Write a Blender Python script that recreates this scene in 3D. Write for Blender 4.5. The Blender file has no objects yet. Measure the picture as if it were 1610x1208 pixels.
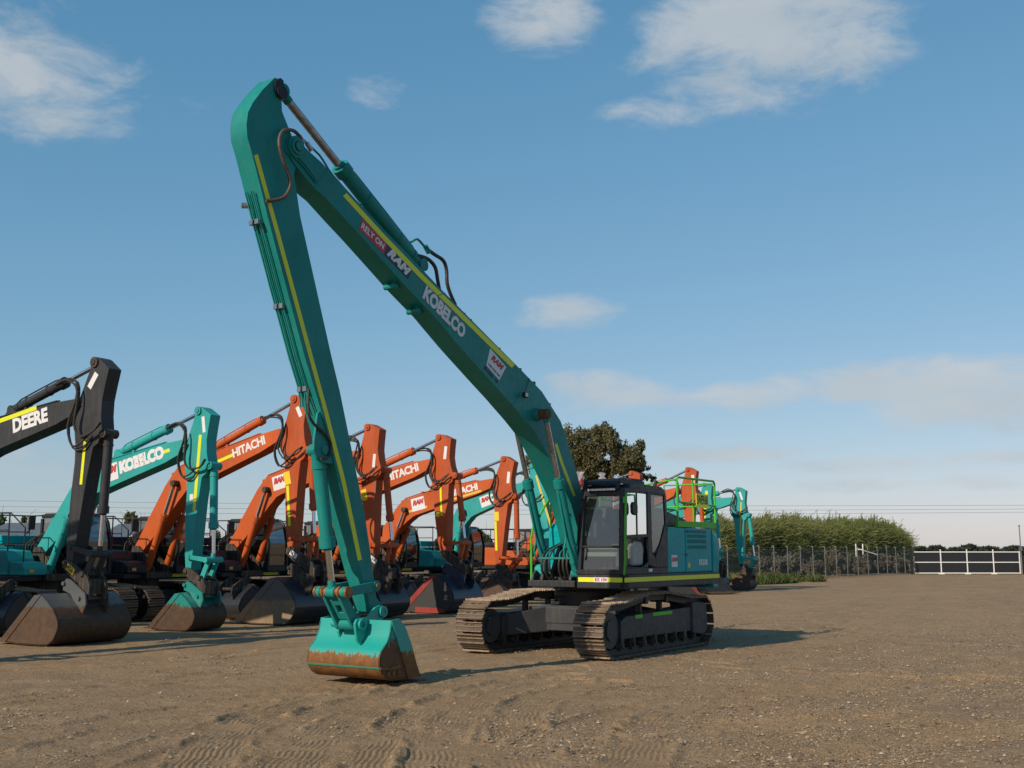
import bpy, math, random
import numpy as np
from mathutils import Vector, Matrix
R = math.radians
random.seed(7)
rng = np.random.default_rng(11)
S = bpy.context.scene

# ------------------------------------------------------------------ camera
F_PX, HOR, CAM_H = 1750.0, 867.5, 1.93          # focal length in photo pixels, horizon row, eye height
PITCH = math.atan((HOR - 604) / F_PX)
cam = bpy.data.objects.new('camera', bpy.data.cameras.new('camera'))
S.collection.objects.link(cam)
cam.location = (0, 0, CAM_H)
cam.rotation_euler = (math.pi / 2 + PITCH, 0, 0)
cam.data.sensor_width = 36
cam.data.lens = 36 * F_PX / 1610
cam.data.clip_end = 9000
S.camera = cam

# ------------------------------------------------------------------ light
SUN_EL, SHADOW_AZ = 31.0, 46.0                    # degrees; shadow direction measured from +X towards +Y
sx, sy = -math.cos(R(SHADOW_AZ)), -math.sin(R(SHADOW_AZ))      # horizontal direction towards the sun
sun = bpy.data.objects.new('sun', bpy.data.lights.new('sun', 'SUN'))
S.collection.objects.link(sun)
to_sun = Vector((sx * math.cos(R(SUN_EL)), sy * math.cos(R(SUN_EL)), math.sin(R(SUN_EL))))
sun.rotation_euler = to_sun.to_track_quat('Z', 'Y').to_euler()
sun.data.energy = 4.8
sun.data.angle = R(0.6)
sun.data.color = (1.0, 0.84, 0.66)
S.view_settings.view_transform = 'Standard'
S.view_settings.look = 'None'
S.view_settings.exposure = 0.0
S.view_settings.gamma = 1.0
SKY_STRENGTH = 0.105


def pray(x, y):
    a = (x - 805) / F_PX; b = (604 - y) / F_PX
    return (a, math.cos(PITCH) - b * math.sin(PITCH), math.sin(PITCH) + b * math.cos(PITCH))


w = bpy.data.worlds.new('World'); S.world = w; w.use_nodes = True
nt = w.node_tree; nt.nodes.clear()
N = nt.nodes.new; LK = nt.links.new
def wm(op, *ins, clamp=False):
    n = N('ShaderNodeMath'); n.operation = op; n.use_clamp = clamp
    for i, v in enumerate(ins):
        if isinstance(v, (int, float)): n.inputs[i].default_value = v
        else: LK(v, n.inputs[i])
    return n.outputs[0]
out = N('ShaderNodeOutputWorld'); bg = N('ShaderNodeBackground')
sky = N('ShaderNodeTexSky'); sky.sky_type = 'NISHITA'; sky.sun_disc = False
sky.sun_elevation = R(SUN_EL); sky.sun_rotation = math.atan2(sx, sy)
sky.air_density = 1.0; sky.dust_density = 0.35; sky.ozone_density = 1.3; sky.altitude = 0
hsv = N('ShaderNodeHueSaturation'); hsv.inputs['Saturation'].default_value = 0.92
LK(sky.outputs[0], hsv.inputs['Color'])
# grade the clear sky channel by channel to the air of the photograph
sc_ = N('ShaderNodeSeparateColor'); LK(hsv.outputs[0], sc_.inputs[0]); tint = N('ShaderNodeCombineColor')
for i, (pre, a_, g_) in enumerate(((.80, .90, 1.0), (.97, .705, .62), (.98, .80, .52))):
    LK(wm('MULTIPLY', wm('POWER', wm('MULTIPLY', sc_.outputs[i], pre * .105), g_), a_ / SKY_STRENGTH), tint.inputs[i])
tc = N('ShaderNodeTexCoord'); sep = N('ShaderNodeSeparateXYZ'); LK(tc.outputs['Generated'], sep.inputs[0])
az = wm('ARCTAN2', sep.outputs[0], sep.outputs[1]); el = wm('ARCSINE', sep.outputs[2])
comb = N('ShaderNodeCombineXYZ'); LK(az, comb.inputs[0]); LK(wm('MULTIPLY', el, 2.3), comb.inputs[1])
def wnoise(scale, detail, rough, off):
    mp = N('ShaderNodeMapping'); mp.inputs['Location'].default_value = (off, off * .7, 0); LK(comb.outputs[0], mp.inputs[0])
    n = N('ShaderNodeTexNoise'); n.inputs['Scale'].default_value = scale; n.inputs['Detail'].default_value = detail
    n.inputs['Roughness'].default_value = rough; n.inputs['Distortion'].default_value = .35
    LK(mp.outputs[0], n.inputs[0]); return n.outputs['Fac']
n1 = wnoise(12, 11, .64, 3.1); n2 = wnoise(7, 4, .5, 9.0)
# clouds: centre and half-size in degrees of arc (from photo positions), density
CLOUDS = [(40, 120, 180, 90, 1.15), (860, 30, 110, 58, 1.2), (1200, 50, 230, 115, 1.3), (1040, 182, 120, 34, .75),
          (590, 146, 60, 34, .7), (265, 172, 75, 30, .45), (895, 496, 105, 32, 1.05), (955, 617, 125, 36, 1.1),
          (1175, 624, 140, 28, 1.0), (1420, 598, 220, 38, 1.35), (1560, 640, 190, 42, 1.15), (1130, 714, 140, 16, 1.0),
          (1570, 718, 110, 14, 1.0), (95, 22, 60, 30, .5), (770, 706, 90, 12, .45), (60, 735, 170, 44, .85),
          (1360, 732, 150, 14, .9), (1200, 515, 40, 12, .4), (240, 690, 120, 16, .3), (1400, 762, 320, 14, .7), (10, 8, 50, 20, .5), (350, 745, 150, 20, .3)]
mask = None
for (px, py, rx, ry, den) in CLOUDS:
    d = Vector(pray(px, py)).normalized(); a0 = math.atan2(d.x, d.y); e0 = math.asin(d.z)
    qx = wm('DIVIDE', wm('SUBTRACT', az, a0), rx / F_PX * 1.25); qy = wm('DIVIDE', wm('SUBTRACT', el, e0), ry / F_PX * 1.3)
    r2 = wm('ADD', wm('MULTIPLY', qx, qx), wm('MULTIPLY', qy, qy))
    m = wm('MULTIPLY', wm('SUBTRACT', 1.0, r2, clamp=True), den)
    mask = m if mask is None else wm('MAXIMUM', mask, m)
# cover = smoothstep(mask + noise)
cov = wm('ADD', wm('MULTIPLY', mask, 1.55), wm('MULTIPLY', wm('SUBTRACT', n1, .64), 3.6))
cov = wm('MULTIPLY', cov, wm('MULTIPLY', mask, 3, clamp=True))
mr = N('ShaderNodeMapRange'); mr.interpolation_type = 'SMOOTHSTEP'
LK(cov, mr.inputs[0]); mr.inputs[1].default_value = 0.0; mr.inputs[2].default_value = 1.5
mr.inputs[3].default_value = 0; mr.inputs[4].default_value = .80
ramp = N('ShaderNodeMix'); ramp.data_type = 'RGBA'
LK(wm('MULTIPLY', wm('SUBTRACT', n2, .3), 2.0, clamp=True), ramp.inputs['Factor'])
CL = 1 / SKY_STRENGTH
ramp.inputs['A'].default_value = (.42 * CL, .49 * CL, .54 * CL, 1); ramp.inputs['B'].default_value = (.62 * CL, .63 * CL, .64 * CL, 1)
mix = N('ShaderNodeMix'); mix.data_type = 'RGBA'
LK(mr.outputs[0], mix.inputs['Factor']); LK(tint.outputs[0], mix.inputs['A']); LK(ramp.outputs['Result'], mix.inputs['B'])
LK(mix.outputs['Result'], bg.inputs['Color']); bg.inputs['Strength'].default_value = SKY_STRENGTH
LK(bg.outputs[0], out.inputs[0])

# ------------------------------------------------------------------ frames and un-projection
class Frame:                                     # a machine's own axes: u forward, s to its left, w up
    def __init__(self, x, y, deg):
        self.x, self.y, self.t = x, y, R(deg); self.c, self.n = math.cos(self.t), math.sin(self.t)
    def on(self, s, px, py):                     # photo point -> (u, w) in the plane at side offset s
        r = pray(px, py); nx, ny = -self.n, self.c
        t = (self.x * nx + self.y * ny + s) / (r[0] * nx + r[1] * ny)
        X, Y, Z = r[0] * t, r[1] * t, r[2] * t + CAM_H
        return ((X - self.x) * self.c + (Y - self.y) * self.n, Z)
def ground(px, py):
    r = pray(px, py); t = -CAM_H / r[2]
    return r[0] * t, r[1] * t

# ------------------------------------------------------------------ materials
def new_mat(name):
    m = bpy.data.materials.new(name); m.use_nodes = True
    t = m.node_tree; t.nodes.clear(); o = t.nodes.new('ShaderNodeOutputMaterial')
    return m, t, o
def pbsdf(t, o, col=(.5, .5, .5), rough=.5, metal=0.0, spec=.5):
    b = t.nodes.new('ShaderNodeBsdfPrincipled'); b.inputs['Base Color'].default_value = (*col, 1)
    b.inputs['Roughness'].default_value = rough; b.inputs['Metallic'].default_value = metal
    b.inputs['Specular IOR Level'].default_value = spec
    t.links.new(b.outputs[0], o.inputs[0]); return b
def noise(t, scale, detail=4, rough=.6, coord='Object', stretch=None):
    c = t.nodes.new('ShaderNodeTexCoord'); n = t.nodes.new('ShaderNodeTexNoise')
    n.inputs['Scale'].default_value = scale; n.inputs['Detail'].default_value = detail; n.inputs['Roughness'].default_value = rough
    src = c.outputs[coord]
    if stretch:
        mp = t.nodes.new('ShaderNodeMapping'); mp.inputs['Scale'].default_value = stretch; t.links.new(src, mp.inputs[0]); src = mp.outputs[0]
    t.links.new(src, n.inputs[0]); return n.outputs['Fac']
def rng_map(t, v, a, b, c=0., d=1.):
    m = t.nodes.new('ShaderNodeMapRange'); t.links.new(v, m.inputs[0])
    for i, x in enumerate((a, b, c, d)): m.inputs[i + 1].default_value = x
    return m.outputs[0]
def cmix(t, f, a, b, mode='MIX'):
    m = t.nodes.new('ShaderNodeMix'); m.data_type = 'RGBA'; m.blend_type = mode
    for key, v in (('Factor', f), ('A', a), ('B', b)):
        if isinstance(v, (int, float)): m.inputs[key].default_value = v
        elif isinstance(v, tuple): m.inputs[key].default_value = (*v[:3], 1)
        else: t.links.new(v, m.inputs[key])
    return m.outputs['Result']
def bump(t, b, h, strength, dist=.01):
    n = t.nodes.new('ShaderNodeBump'); n.inputs['Strength'].default_value = strength; n.inputs['Distance'].default_value = dist
    t.links.new(h, n.inputs['Height']); t.links.new(n.outputs[0], b.inputs['Normal'])
def paint(name, col, dirt=.25, rough=.42, chips=.0, dirtcol=(.16, .12, .085), spec=.20):
    m, t, o = new_mat(name); b = pbsdf(t, o, col, rough, 0, spec)
    fade = cmix(t, rng_map(t, noise(t, 1.1, 3), .3, .75), tuple(c * .86 for c in col), tuple(min(1, c * 1.12 + .008) for c in col))
    d = cmix(t, rng_map(t, noise(t, 6, 8, .7), .52, .85, 0, dirt), fade, dirtcol)
    st = cmix(t, rng_map(t, noise(t, 5, 6, .7, stretch=(3, 3, .35)), .56, .80, 0, dirt * .9), d, tuple(c * .55 for c in dirtcol))
    # long rain streaks of dust down the faces
    st = cmix(t, rng_map(t, noise(t, 9, 3, .6, stretch=(2.2, 2.2, .09)), .50, .85, 0, dirt * 1.1), st, tuple(c * 1.3 for c in dirtcol))
    if chips:
        st = cmix(t, rng_map(t, noise(t, 16, 7, .8), .715 - chips * .1, .735 - chips * .1), st, (.11, .045, .02))
        st = cmix(t, rng_map(t, noise(t, 55, 3, .7), .70, .74, 0, .55), st, tuple(min(1, c * 1.5 + .03) for c in col))
    t.links.new(st, b.inputs['Base Color'])
    t.links.new(rng_map(t, noise(t, 9, 5), .3, .8, rough * .8, min(.9, rough * 1.5)), b.inputs['Roughness'])
    bump(t, b, noise(t, 2.5, 5), .25, .02)
    return m
def flat(name, col, rough=.6, metal=0., var=.15, scale=12):
    m, t, o = new_mat(name); b = pbsdf(t, o, col, rough, metal)
    t.links.new(cmix(t, rng_map(t, noise(t, scale, 5), .3, .7), tuple(c * (1 - var) for c in col), tuple(min(1, c * (1 + var)) for c in col)), b.inputs['Base Color'])
    return m
TEAL = (.004, .200, .186); ORANGE = (.46, .083, .012)
M = {}
M['teal'] = paint('teal_paint', TEAL, .17, .40, .5)
M['teal_bright'] = paint('bright_teal_paint', (.018, .31, .30), .28, .42, .25)
M['teal_house'] = paint('house_teal_paint', (.000, .300, .320), .02, .28, spec=.07)
M['orange'] = paint('orange_paint', ORANGE, .45, .45, .75)
M['orange_dirty'] = paint('dirty_orange_paint', (.41, .070, .014), .55, .5, .8)
M['charcoal'] = paint('charcoal_paint', (.030, .033, .037), .30, .42, .2, (.10, .085, .065))
M['cab_dark'] = paint('cab_dark_paint', (.018, .021, .027), .15, .36)
M['frame_grey'] = paint('frame_grey_paint', (.040, .044, .050), .35, .45, 0, (.10, .08, .06))
M['black'] = flat('black_rubber', (.012, .012, .013), .55)
M['hose'] = flat('hose_rubber', (.028, .024, .021), .6, 0, .5)
M['hosebrown'] = flat('brown_hose', (.075, .05, .038), .6, 0, .4)
M['dark'] = flat('dark_steel', (.022, .021, .021), .55, .2, .5)
M['grease'] = paint('greasy_steel', (.030, .027, .024), .8, .55, .2)
M['chrome'] = flat('chrome_rod', (.62, .62, .62), .16, 1.0, .05)
M['rodbrown'] = flat('tarnished_rod', (.34, .325, .315), .25, .9, .3)
M['yellow'] = flat('yellow_reflective_tape', (.62, .66, .010), .45, 0, .04)
M['amber'] = flat('faded_amber_tape', (.60, .42, .06), .5, 0, .08)
M['green'] = paint('green_handrail_paint', (.060, .42, .025), .15, .4)
M['white'] = flat('white_vinyl', (.62, .63, .65), .5, 0, .05)
M['red'] = flat('red_vinyl', (.42, .025, .03), .5, 0, .08)
M['navy'] = flat('navy_vinyl', (.010, .016, .045), .5)
M['signyellow'] = flat('yellow_warning_plate', (.70, .50, .015), .5, 0, .06)
M['limeplate'] = flat('lime_yellow_plate', (.80, .88, .02), .45, 0, .05)
M['seat'] = flat('seat_fabric', (.10, .105, .11), .85)
M['seatlight'] = flat('pale_seat_cover', (.34, .35, .33), .8)
M['interior'] = flat('cab_interior_plastic', (.05, .052, .055), .7)
M['lightlens'] = flat('lamp_lens', (.75, .75, .72), .2)
M['beacon'] = flat('amber_beacon_lens', (.85, .33, .02), .2)
M['redlens'] = flat('red_plastic', (.45, .03, .03), .3)
M['steelpost'] = flat('galvanised_steel', (.20, .205, .205), .5, .6, .2, 3)
M['whitepaint'] = flat('white_gate_paint', (.70, .71, .69), .5, 0, .06)
M['gatepanel'] = flat('dark_gate_sheet', (.016, .018, .022), .5, 0, .2)
M['wire'] = flat('cable_black', (.03, .03, .035), .6)
M['orangeseat'] = flat('orange_hi_vis', (.75, .12, .03), .7)

def mk_steel(nm='worn_track_steel', k=1.0):
    m, t, o = new_mat(nm); b = pbsdf(t, o, (.1, .08, .06), .55, .35)
    c = cmix(t, rng_map(t, noise(t, 5, 8, .7), .35, .68), (.165 * k, .115 * k, .075 * k), (.255 * k, .205 * k, .15 * k))
    c = cmix(t, rng_map(t, noise(t, 22, 6, .7), .55, .72), c, (.085, .05, .030))
    t.links.new(c, b.inputs['Base Color']); t.links.new(rng_map(t, noise(t, 12, 4), .3, .7, .42, .75), b.inputs['Roughness'])
    bump(t, b, noise(t, 60, 5), .3, .01); return m
M['steel'] = mk_steel(k=1.15); M['steeldark'] = mk_steel('dark_track_plate', .50)  # plates use a darker mix of the track steel than the tread bars
def mk_rustbucket(name, pc, line, spread, rust1=(.21, .085, .022), rust2=(.085, .038, .016), amount=1.0, vert=True):
    """paint worn off to rust below a ragged line (height in object z)"""
    m, t, o = new_mat(name); b = pbsdf(t, o, pc, .5)
    tcx = t.nodes.new('ShaderNodeTexCoord'); sp = t.nodes.new('ShaderNodeSeparateXYZ'); t.links.new(tcx.outputs['Object'], sp.inputs[0])
    n = noise(t, 26, 5, .65, stretch=(1, 1, .16)); n2_ = noise(t, 2.4, 4)
    add = t.nodes.new('ShaderNodeMath'); add.operation = 'MULTIPLY_ADD'; t.links.new(n, add.inputs[0]); add.inputs[1].default_value = -spread
    t.links.new(sp.outputs[2], add.inputs[2])
    add2 = t.nodes.new('ShaderNodeMath'); add2.operation = 'MULTIPLY_ADD'; t.links.new(n2_, add2.inputs[0]); add2.inputs[1].default_value = -spread * .6
    t.links.new(add.outputs[0], add2.inputs[2])
    f = rng_map(t, add2.outputs[0], line - spread * .75 - .012, line - spread * .75 + .012, 1, 0)
    rust = cmix(t, rng_map(t, noise(t, 7, 8, .75), .36, .66), rust1, rust2)
    rust = cmix(t, rng_map(t, noise(t, 30, 5, .7), .6, .75), rust, tuple(c * 1.5 for c in rust1))
    pcol = cmix(t, rng_map(t, noise(t, 9, 7, .7), .5, .9, 0, .3), pc, (.12, .10, .07))
    f2 = rng_map(t, noise(t, 11, 7, .75), .66, .68, 0, amount)
    pcol = cmix(t, f2, pcol, rust)
    t.links.new(cmix(t, f, pcol, rust), b.inputs['Base Color'])
    t.links.new(rng_map(t, f, 0, 1, .38, .75), b.inputs['Roughness'])
    bump(t, b, noise(t, 45, 5), .15, .01); return m
M['bucket_teal'] = mk_rustbucket('teal_bucket_paint_and_rust', (.012, .30, .265), .44, .34, (.22, .090, .016), (.085, .038, .013), .6)
M['bucket_teal_worn'] = mk_rustbucket('worn_teal_bucket', (.012, .20, .18), .62, .55, (.075, .038, .016), (.032, .018, .011))
M['bucket_grey'] = mk_rustbucket('grey_bucket', (.075, .082, .088), .78, .25, (.085, .045, .020), (.040, .024, .016))
M['bucket_black'] = mk_rustbucket('black_bucket', (.018, .022, .030), .12, .2, (.12, .085, .05), (.03, .03, .033))
M['bucket_tan'] = mk_rustbucket('muddy_bucket', (.10, .10, .10), .62, .35, (.25, .18, .11), (.17, .12, .075))
M['bucket_red'] = mk_rustbucket('red_edged_bucket', (.045, .045, .045), .02, .06, (.05, .05, .045), (.03, .03, .03))
M['bucket_blue'] = mk_rustbucket('blue_black_bucket', (.018, .028, .052), .25, .3, (.045, .05, .06), (.02, .024, .03))
M['bucket_brown'] = mk_rustbucket('brown_bucket', (.05, .035, .028), .9, .3, (.10, .055, .035), (.05, .03, .022))
M['dirtred'] = paint('dirty_red_paint', (.26, .035, .03), .6, .6)
def mk_glass(name, tintc, refl):
    m, t, o = new_mat(name)
    tr = t.nodes.new('ShaderNodeBsdfTransparent'); tr.inputs[0].default_value = (*tintc, 1)
    gl = t.nodes.new('ShaderNodeBsdfGlossy'); gl.inputs['Roughness'].default_value = .03; gl.inputs[0].default_value = (.9, .95, .95, 1)
    df = t.nodes.new('ShaderNodeBsdfDiffuse'); df.inputs[0].default_value = (.22, .22, .20, 1)
    fr = t.nodes.new('ShaderNodeFresnel'); fr.inputs[0].default_value = 1.5
    mx = t.nodes.new('ShaderNodeMixShader'); t.links.new(rng_map(t, fr.outputs[0], 0, 1, refl, 1), mx.inputs[0])
    t.links.new(tr.outputs[0], mx.inputs[1]); t.links.new(gl.outputs[0], mx.inputs[2])
    m2 = t.nodes.new('ShaderNodeMixShader'); t.links.new(rng_map(t, noise(t, 3, 6, .7), .4, .8, .01, .05), m2.inputs[0])
    t.links.new(mx.outputs[0], m2.inputs[1]); t.links.new(df.outputs[0], m2.inputs[2])
    t.links.new(m2.outputs[0], o.inputs[0]); return m
M['glass'] = mk_glass('cab_glass', (.56, .64, .61), .08)
M['glassdark'] = mk_glass('tinted_cab_glass', (.20, .24, .26), .16)
def mk_bag():
    m, t, o = new_mat('clear_plastic_bag')
    tr = t.nodes.new('ShaderNodeBsdfTransparent'); df = t.nodes.new('ShaderNodeBsdfPrincipled'); df.inputs[0].default_value = (.75, .77, .8, 1); df.inputs['Roughness'].default_value = .25
    mx = t.nodes.new('ShaderNodeMixShader'); mx.inputs[0].default_value = .28
    t.links.new(tr.outputs[0], mx.inputs[1]); t.links.new(df.outputs[0], mx.inputs[2]); t.links.new(mx.outputs[0], o.inputs[0]); return m
M['bag'] = mk_bag()
def mk_mesh():
    m, t, o = new_mat('chain_link_mesh')
    tr = t.nodes.new('ShaderNodeBsdfTransparent'); df = t.nodes.new('ShaderNodeBsdfDiffuse'); df.inputs[0].default_value = (.15, .15, .15, 1)
    mx = t.nodes.new('ShaderNodeMixShader')
    c = t.nodes.new('ShaderNodeTexCoord'); sp = t.nodes.new('ShaderNodeSeparateXYZ'); t.links.new(c.outputs['Object'], sp.inputs[0])
    def mth(op, a, b=None):
        n = t.nodes.new('ShaderNodeMath'); n.operation = op
        for i, v in enumerate((a, b)):
            if v is None: continue
            if isinstance(v, (int, float)): n.inputs[i].default_value = v
            else: t.links.new(v, n.inputs[i])
        return n.outputs[0]
    a = mth('MULTIPLY', mth('ADD', sp.outputs[0], sp.outputs[2]), 14.0); b_ = mth('MULTIPLY', mth('SUBTRACT', sp.outputs[0], sp.outputs[2]), 14.0)
    la = mth('LESS_THAN', mth('FRACT', a), .17); lb = mth('LESS_THAN', mth('FRACT', b_), .17)
    t.links.new(mth('MAXIMUM', la, lb), mx.inputs[0])
    t.links.new(tr.outputs[0], mx.inputs[1]); t.links.new(df.outputs[0], mx.inputs[2]); t.links.new(mx.outputs[0], o.inputs[0]); return m
M['mesh'] = mk_mesh()

# ------------------------------------------------------------------ mesh builder
class MB:
    def __init__(self): self.v = []; self.f = []
    def add(self, vs, fs):
        b = len(self.v); self.v += [tuple(p) for p in vs]; self.f += [tuple(i + b for i in f) for f in fs]; return self
    def prism(self, poly, s0, s1=None, hw=None):
        """poly of (u, w), extruded across s; hw = half width per vertex"""
        n = len(poly)
        if hw is not None: A = [(p[0], -h, p[1]) for p, h in zip(poly, hw)]; B = [(p[0], h, p[1]) for p, h in zip(poly, hw)]
        else: A = [(p[0], s0, p[1]) for p in poly]; B = [(p[0], s1, p[1]) for p in poly]
        area = sum(poly[i][0] * poly[(i + 1) % n][1] - poly[(i + 1) % n][0] * poly[i][1] for i in range(n))
        fs = [tuple(range(n)), tuple(range(2 * n - 1, n - 1, -1))] + [(i, i + n, (i + 1) % n + n, (i + 1) % n) for i in range(n)]
        if area < 0: fs = [f[::-1] for f in fs]
        return self.add(A + B, fs)
    def box(self, u0, u1, s0, s1, w0, w1): return self.prism([(u0, w0), (u1, w0), (u1, w1), (u0, w1)], s0, s1)
    def cyl(self, a, b, r, n=16, r2=None, cap=True):
        a, b = Vector(a), Vector(b); d = (b - a)
        if d.length < 1e-6: return self
        d.normalize(); x = d.orthogonal().normalized(); y = d.cross(x); r2 = r if r2 is None else r2
        vs = []
        for p, rr in ((a, r), (b, r2)):
            for i in range(n): t = 2 * math.pi * i / n; vs.append(p + (x * math.cos(t) + y * math.sin(t)) * rr)
        fs = [(i, (i + 1) % n, (i + 1) % n + n, i + n) for i in range(n)]
        if cap: fs += [tuple(range(n - 1, -1, -1)), tuple(range(n, 2 * n))]
        return self.add(vs, fs)
    def tube(self, pts, r, n=8, smooth=3):
        P = [Vector(p) for p in pts]
        if smooth and len(P) > 2:
            Q = []
            for i in range(len(P) - 1):
                p0 = P[max(i - 1, 0)]; p1 = P[i]; p2 = P[i + 1]; p3 = P[min(i + 2, len(P) - 1)]
                for k in range(smooth):
                    t = k / smooth
                    Q.append(.5 * ((2 * p1) + (p2 - p0) * t + (2 * p0 - 5 * p1 + 4 * p2 - p3) * t * t + (3 * p1 - p0 - 3 * p2 + p3) * t ** 3))
            Q.append(P[-1]); P = Q
        x = None; vs = []
        for i, p in enumerate(P):
            d = (P[min(i + 1, len(P) - 1)] - P[max(i - 1, 0)])
            if d.length < 1e-7: d = Vector((0, 0, 1))
            d.normalize()
            x = d.orthogonal().normalized() if x is None else (x - d * x.dot(d)).normalized()
            y = d.cross(x)
            for k in range(n): t = 2 * math.pi * k / n; vs.append(p + (x * math.cos(t) + y * math.sin(t)) * r)
        fs = [(i * n + k, i * n + (k + 1) % n, (i + 1) * n + (k + 1) % n, (i + 1) * n + k) for i in range(len(P) - 1) for k in range(n)]
        fs += [tuple(range(n - 1, -1, -1)), tuple(range((len(P) - 1) * n, len(P) * n))]
        return self.add(vs, fs)
    def strip(self, path, th, s0, s1):
        """a curved plate: (u, w) path given thickness th (inward = left of path), swept across s"""
        n = len(path); inn = []
        for i in range(n):
            a = path[max(i - 1, 0)]; b = path[min(i + 1, n - 1)]; L = math.hypot(b[0] - a[0], b[1] - a[1]) or 1
            inn.append((path[i][0] - (b[1] - a[1]) / L * th, path[i][1] + (b[0] - a[0]) / L * th))
        for i in range(n - 1): self.prism([path[i], path[i + 1], inn[i + 1], inn[i]], s0, s1)
        return self
    def build(self, name, mat, parent=None, bevel=0, smooth=False, label=None):
        me = bpy.data.meshes.new(name); me.from_pydata(self.v, [], self.f)
        me.materials.append(mat); me.validate(); me.update()
        if smooth: me.polygons.foreach_set('use_smooth', [True] * len(me.polygons))
        o = bpy.data.objects.new(name, me); S.collection.objects.link(o)
        if parent is not None: o.parent = parent
        if bevel:
            b = o.modifiers.new('bevel', 'BEVEL'); b.width = bevel; b.segments = 2; b.limit_method = 'ANGLE'; b.angle_limit = R(28)
            if not smooth: me.polygons.foreach_set('use_smooth', [False] * len(me.polygons))
        if smooth:
            sm = o.modifiers.new('wn', 'EDGE_SPLIT'); sm.split_angle = R(35)
        if label: o['label'] = label
        return o
def tag(o, label=None, cat=None, group=None, kind=None):
    if label: o['label'] = label
    if cat: o['category'] = cat
    if group: o['group'] = group
    if kind: o['kind'] = kind
    return o
def empty(name, loc, deg=0):
    o = bpy.data.objects.new(name, None); S.collection.objects.link(o); o.location = loc; o.rotation_euler = (0, 0, R(deg)); o.empty_display_size = .3
    return o
def raw_mesh(name, co, faces_n, idx, mats, matidx=None, parent=None, smooth=False):
    """numpy mesh: co (n,3), idx flat, faces_n verts per face"""
    me = bpy.data.meshes.new(name); nf = len(idx) // faces_n
    me.vertices.add(len(co)); me.vertices.foreach_set('co', co.astype(np.float32).ravel())
    me.loops.add(len(idx)); me.loops.foreach_set('vertex_index', idx.astype(np.int32))
    me.polygons.add(nf); me.polygons.foreach_set('loop_start', np.arange(nf, dtype=np.int32) * faces_n)
    me.polygons.foreach_set('loop_total', np.full(nf, faces_n, dtype=np.int32))
    for m in mats: me.materials.append(m)
    if matidx is not None: me.polygons.foreach_set('material_index', matidx.astype(np.int32))
    if smooth: me.polygons.foreach_set('use_smooth', np.ones(nf, dtype=bool))
    me.update(calc_edges=True)
    o = bpy.data.objects.new(name, me); S.collection.objects.link(o)
    if parent: o.parent = parent
    return o
def text(name, body, mat, parent, pu, pw, ps, ang, size, side, bold=.0, width=1.0, shear=0, sub=None, ext=.003):
    """lettering lying on a machine's side: (pu,pw) is the middle, side=+1 its left side, -1 its right side"""
    cu = bpy.data.curves.new(name, 'FONT'); cu.body = body; cu.size = size; cu.align_x = 'CENTER'; cu.align_y = 'CENTER'
    cu.extrude = ext; cu.offset = bold; cu.shear = shear; cu.space_character = width; cu.resolution_u = 3
    tmp = bpy.data.objects.new('tmp', cu); S.collection.objects.link(tmp)
    me = bpy.data.meshes.new_from_object(tmp); bpy.data.objects.remove(tmp); me.name = name
    me.materials.clear(); me.materials.append(mat)
    o = bpy.data.objects.new(name, me); S.collection.objects.link(o); o.parent = parent
    c, s_ = math.cos(ang), math.sin(ang)
    if side < 0: X = Vector((c, 0, s_)); Y = Vector((-s_, 0, c)); Z = Vector((0, -1, 0))
    else: X = Vector((-c, 0, -s_)); Y = Vector((-s_, 0, c)); Z = Vector((0, 1, 0))
    mt = Matrix((X, Y, X.cross(Y))).transposed().to_4x4(); mt.translation = Vector((pu, ps, pw))
    o.matrix_local = mt
    return o
def lettering_angle(side, du, dw): return math.atan2(dw, du) if side < 0 else math.atan2(-dw, -du)
def rounded(cx, cy, rx, ry, n=12, a0=0, a1=360):
    return [(cx + rx * math.cos(R(a0 + (a1 - a0) * i / n)), cy + ry * math.sin(R(a0 + (a1 - a0) * i / n))) for i in range(n + (a1 - a0 != 360))]

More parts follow.
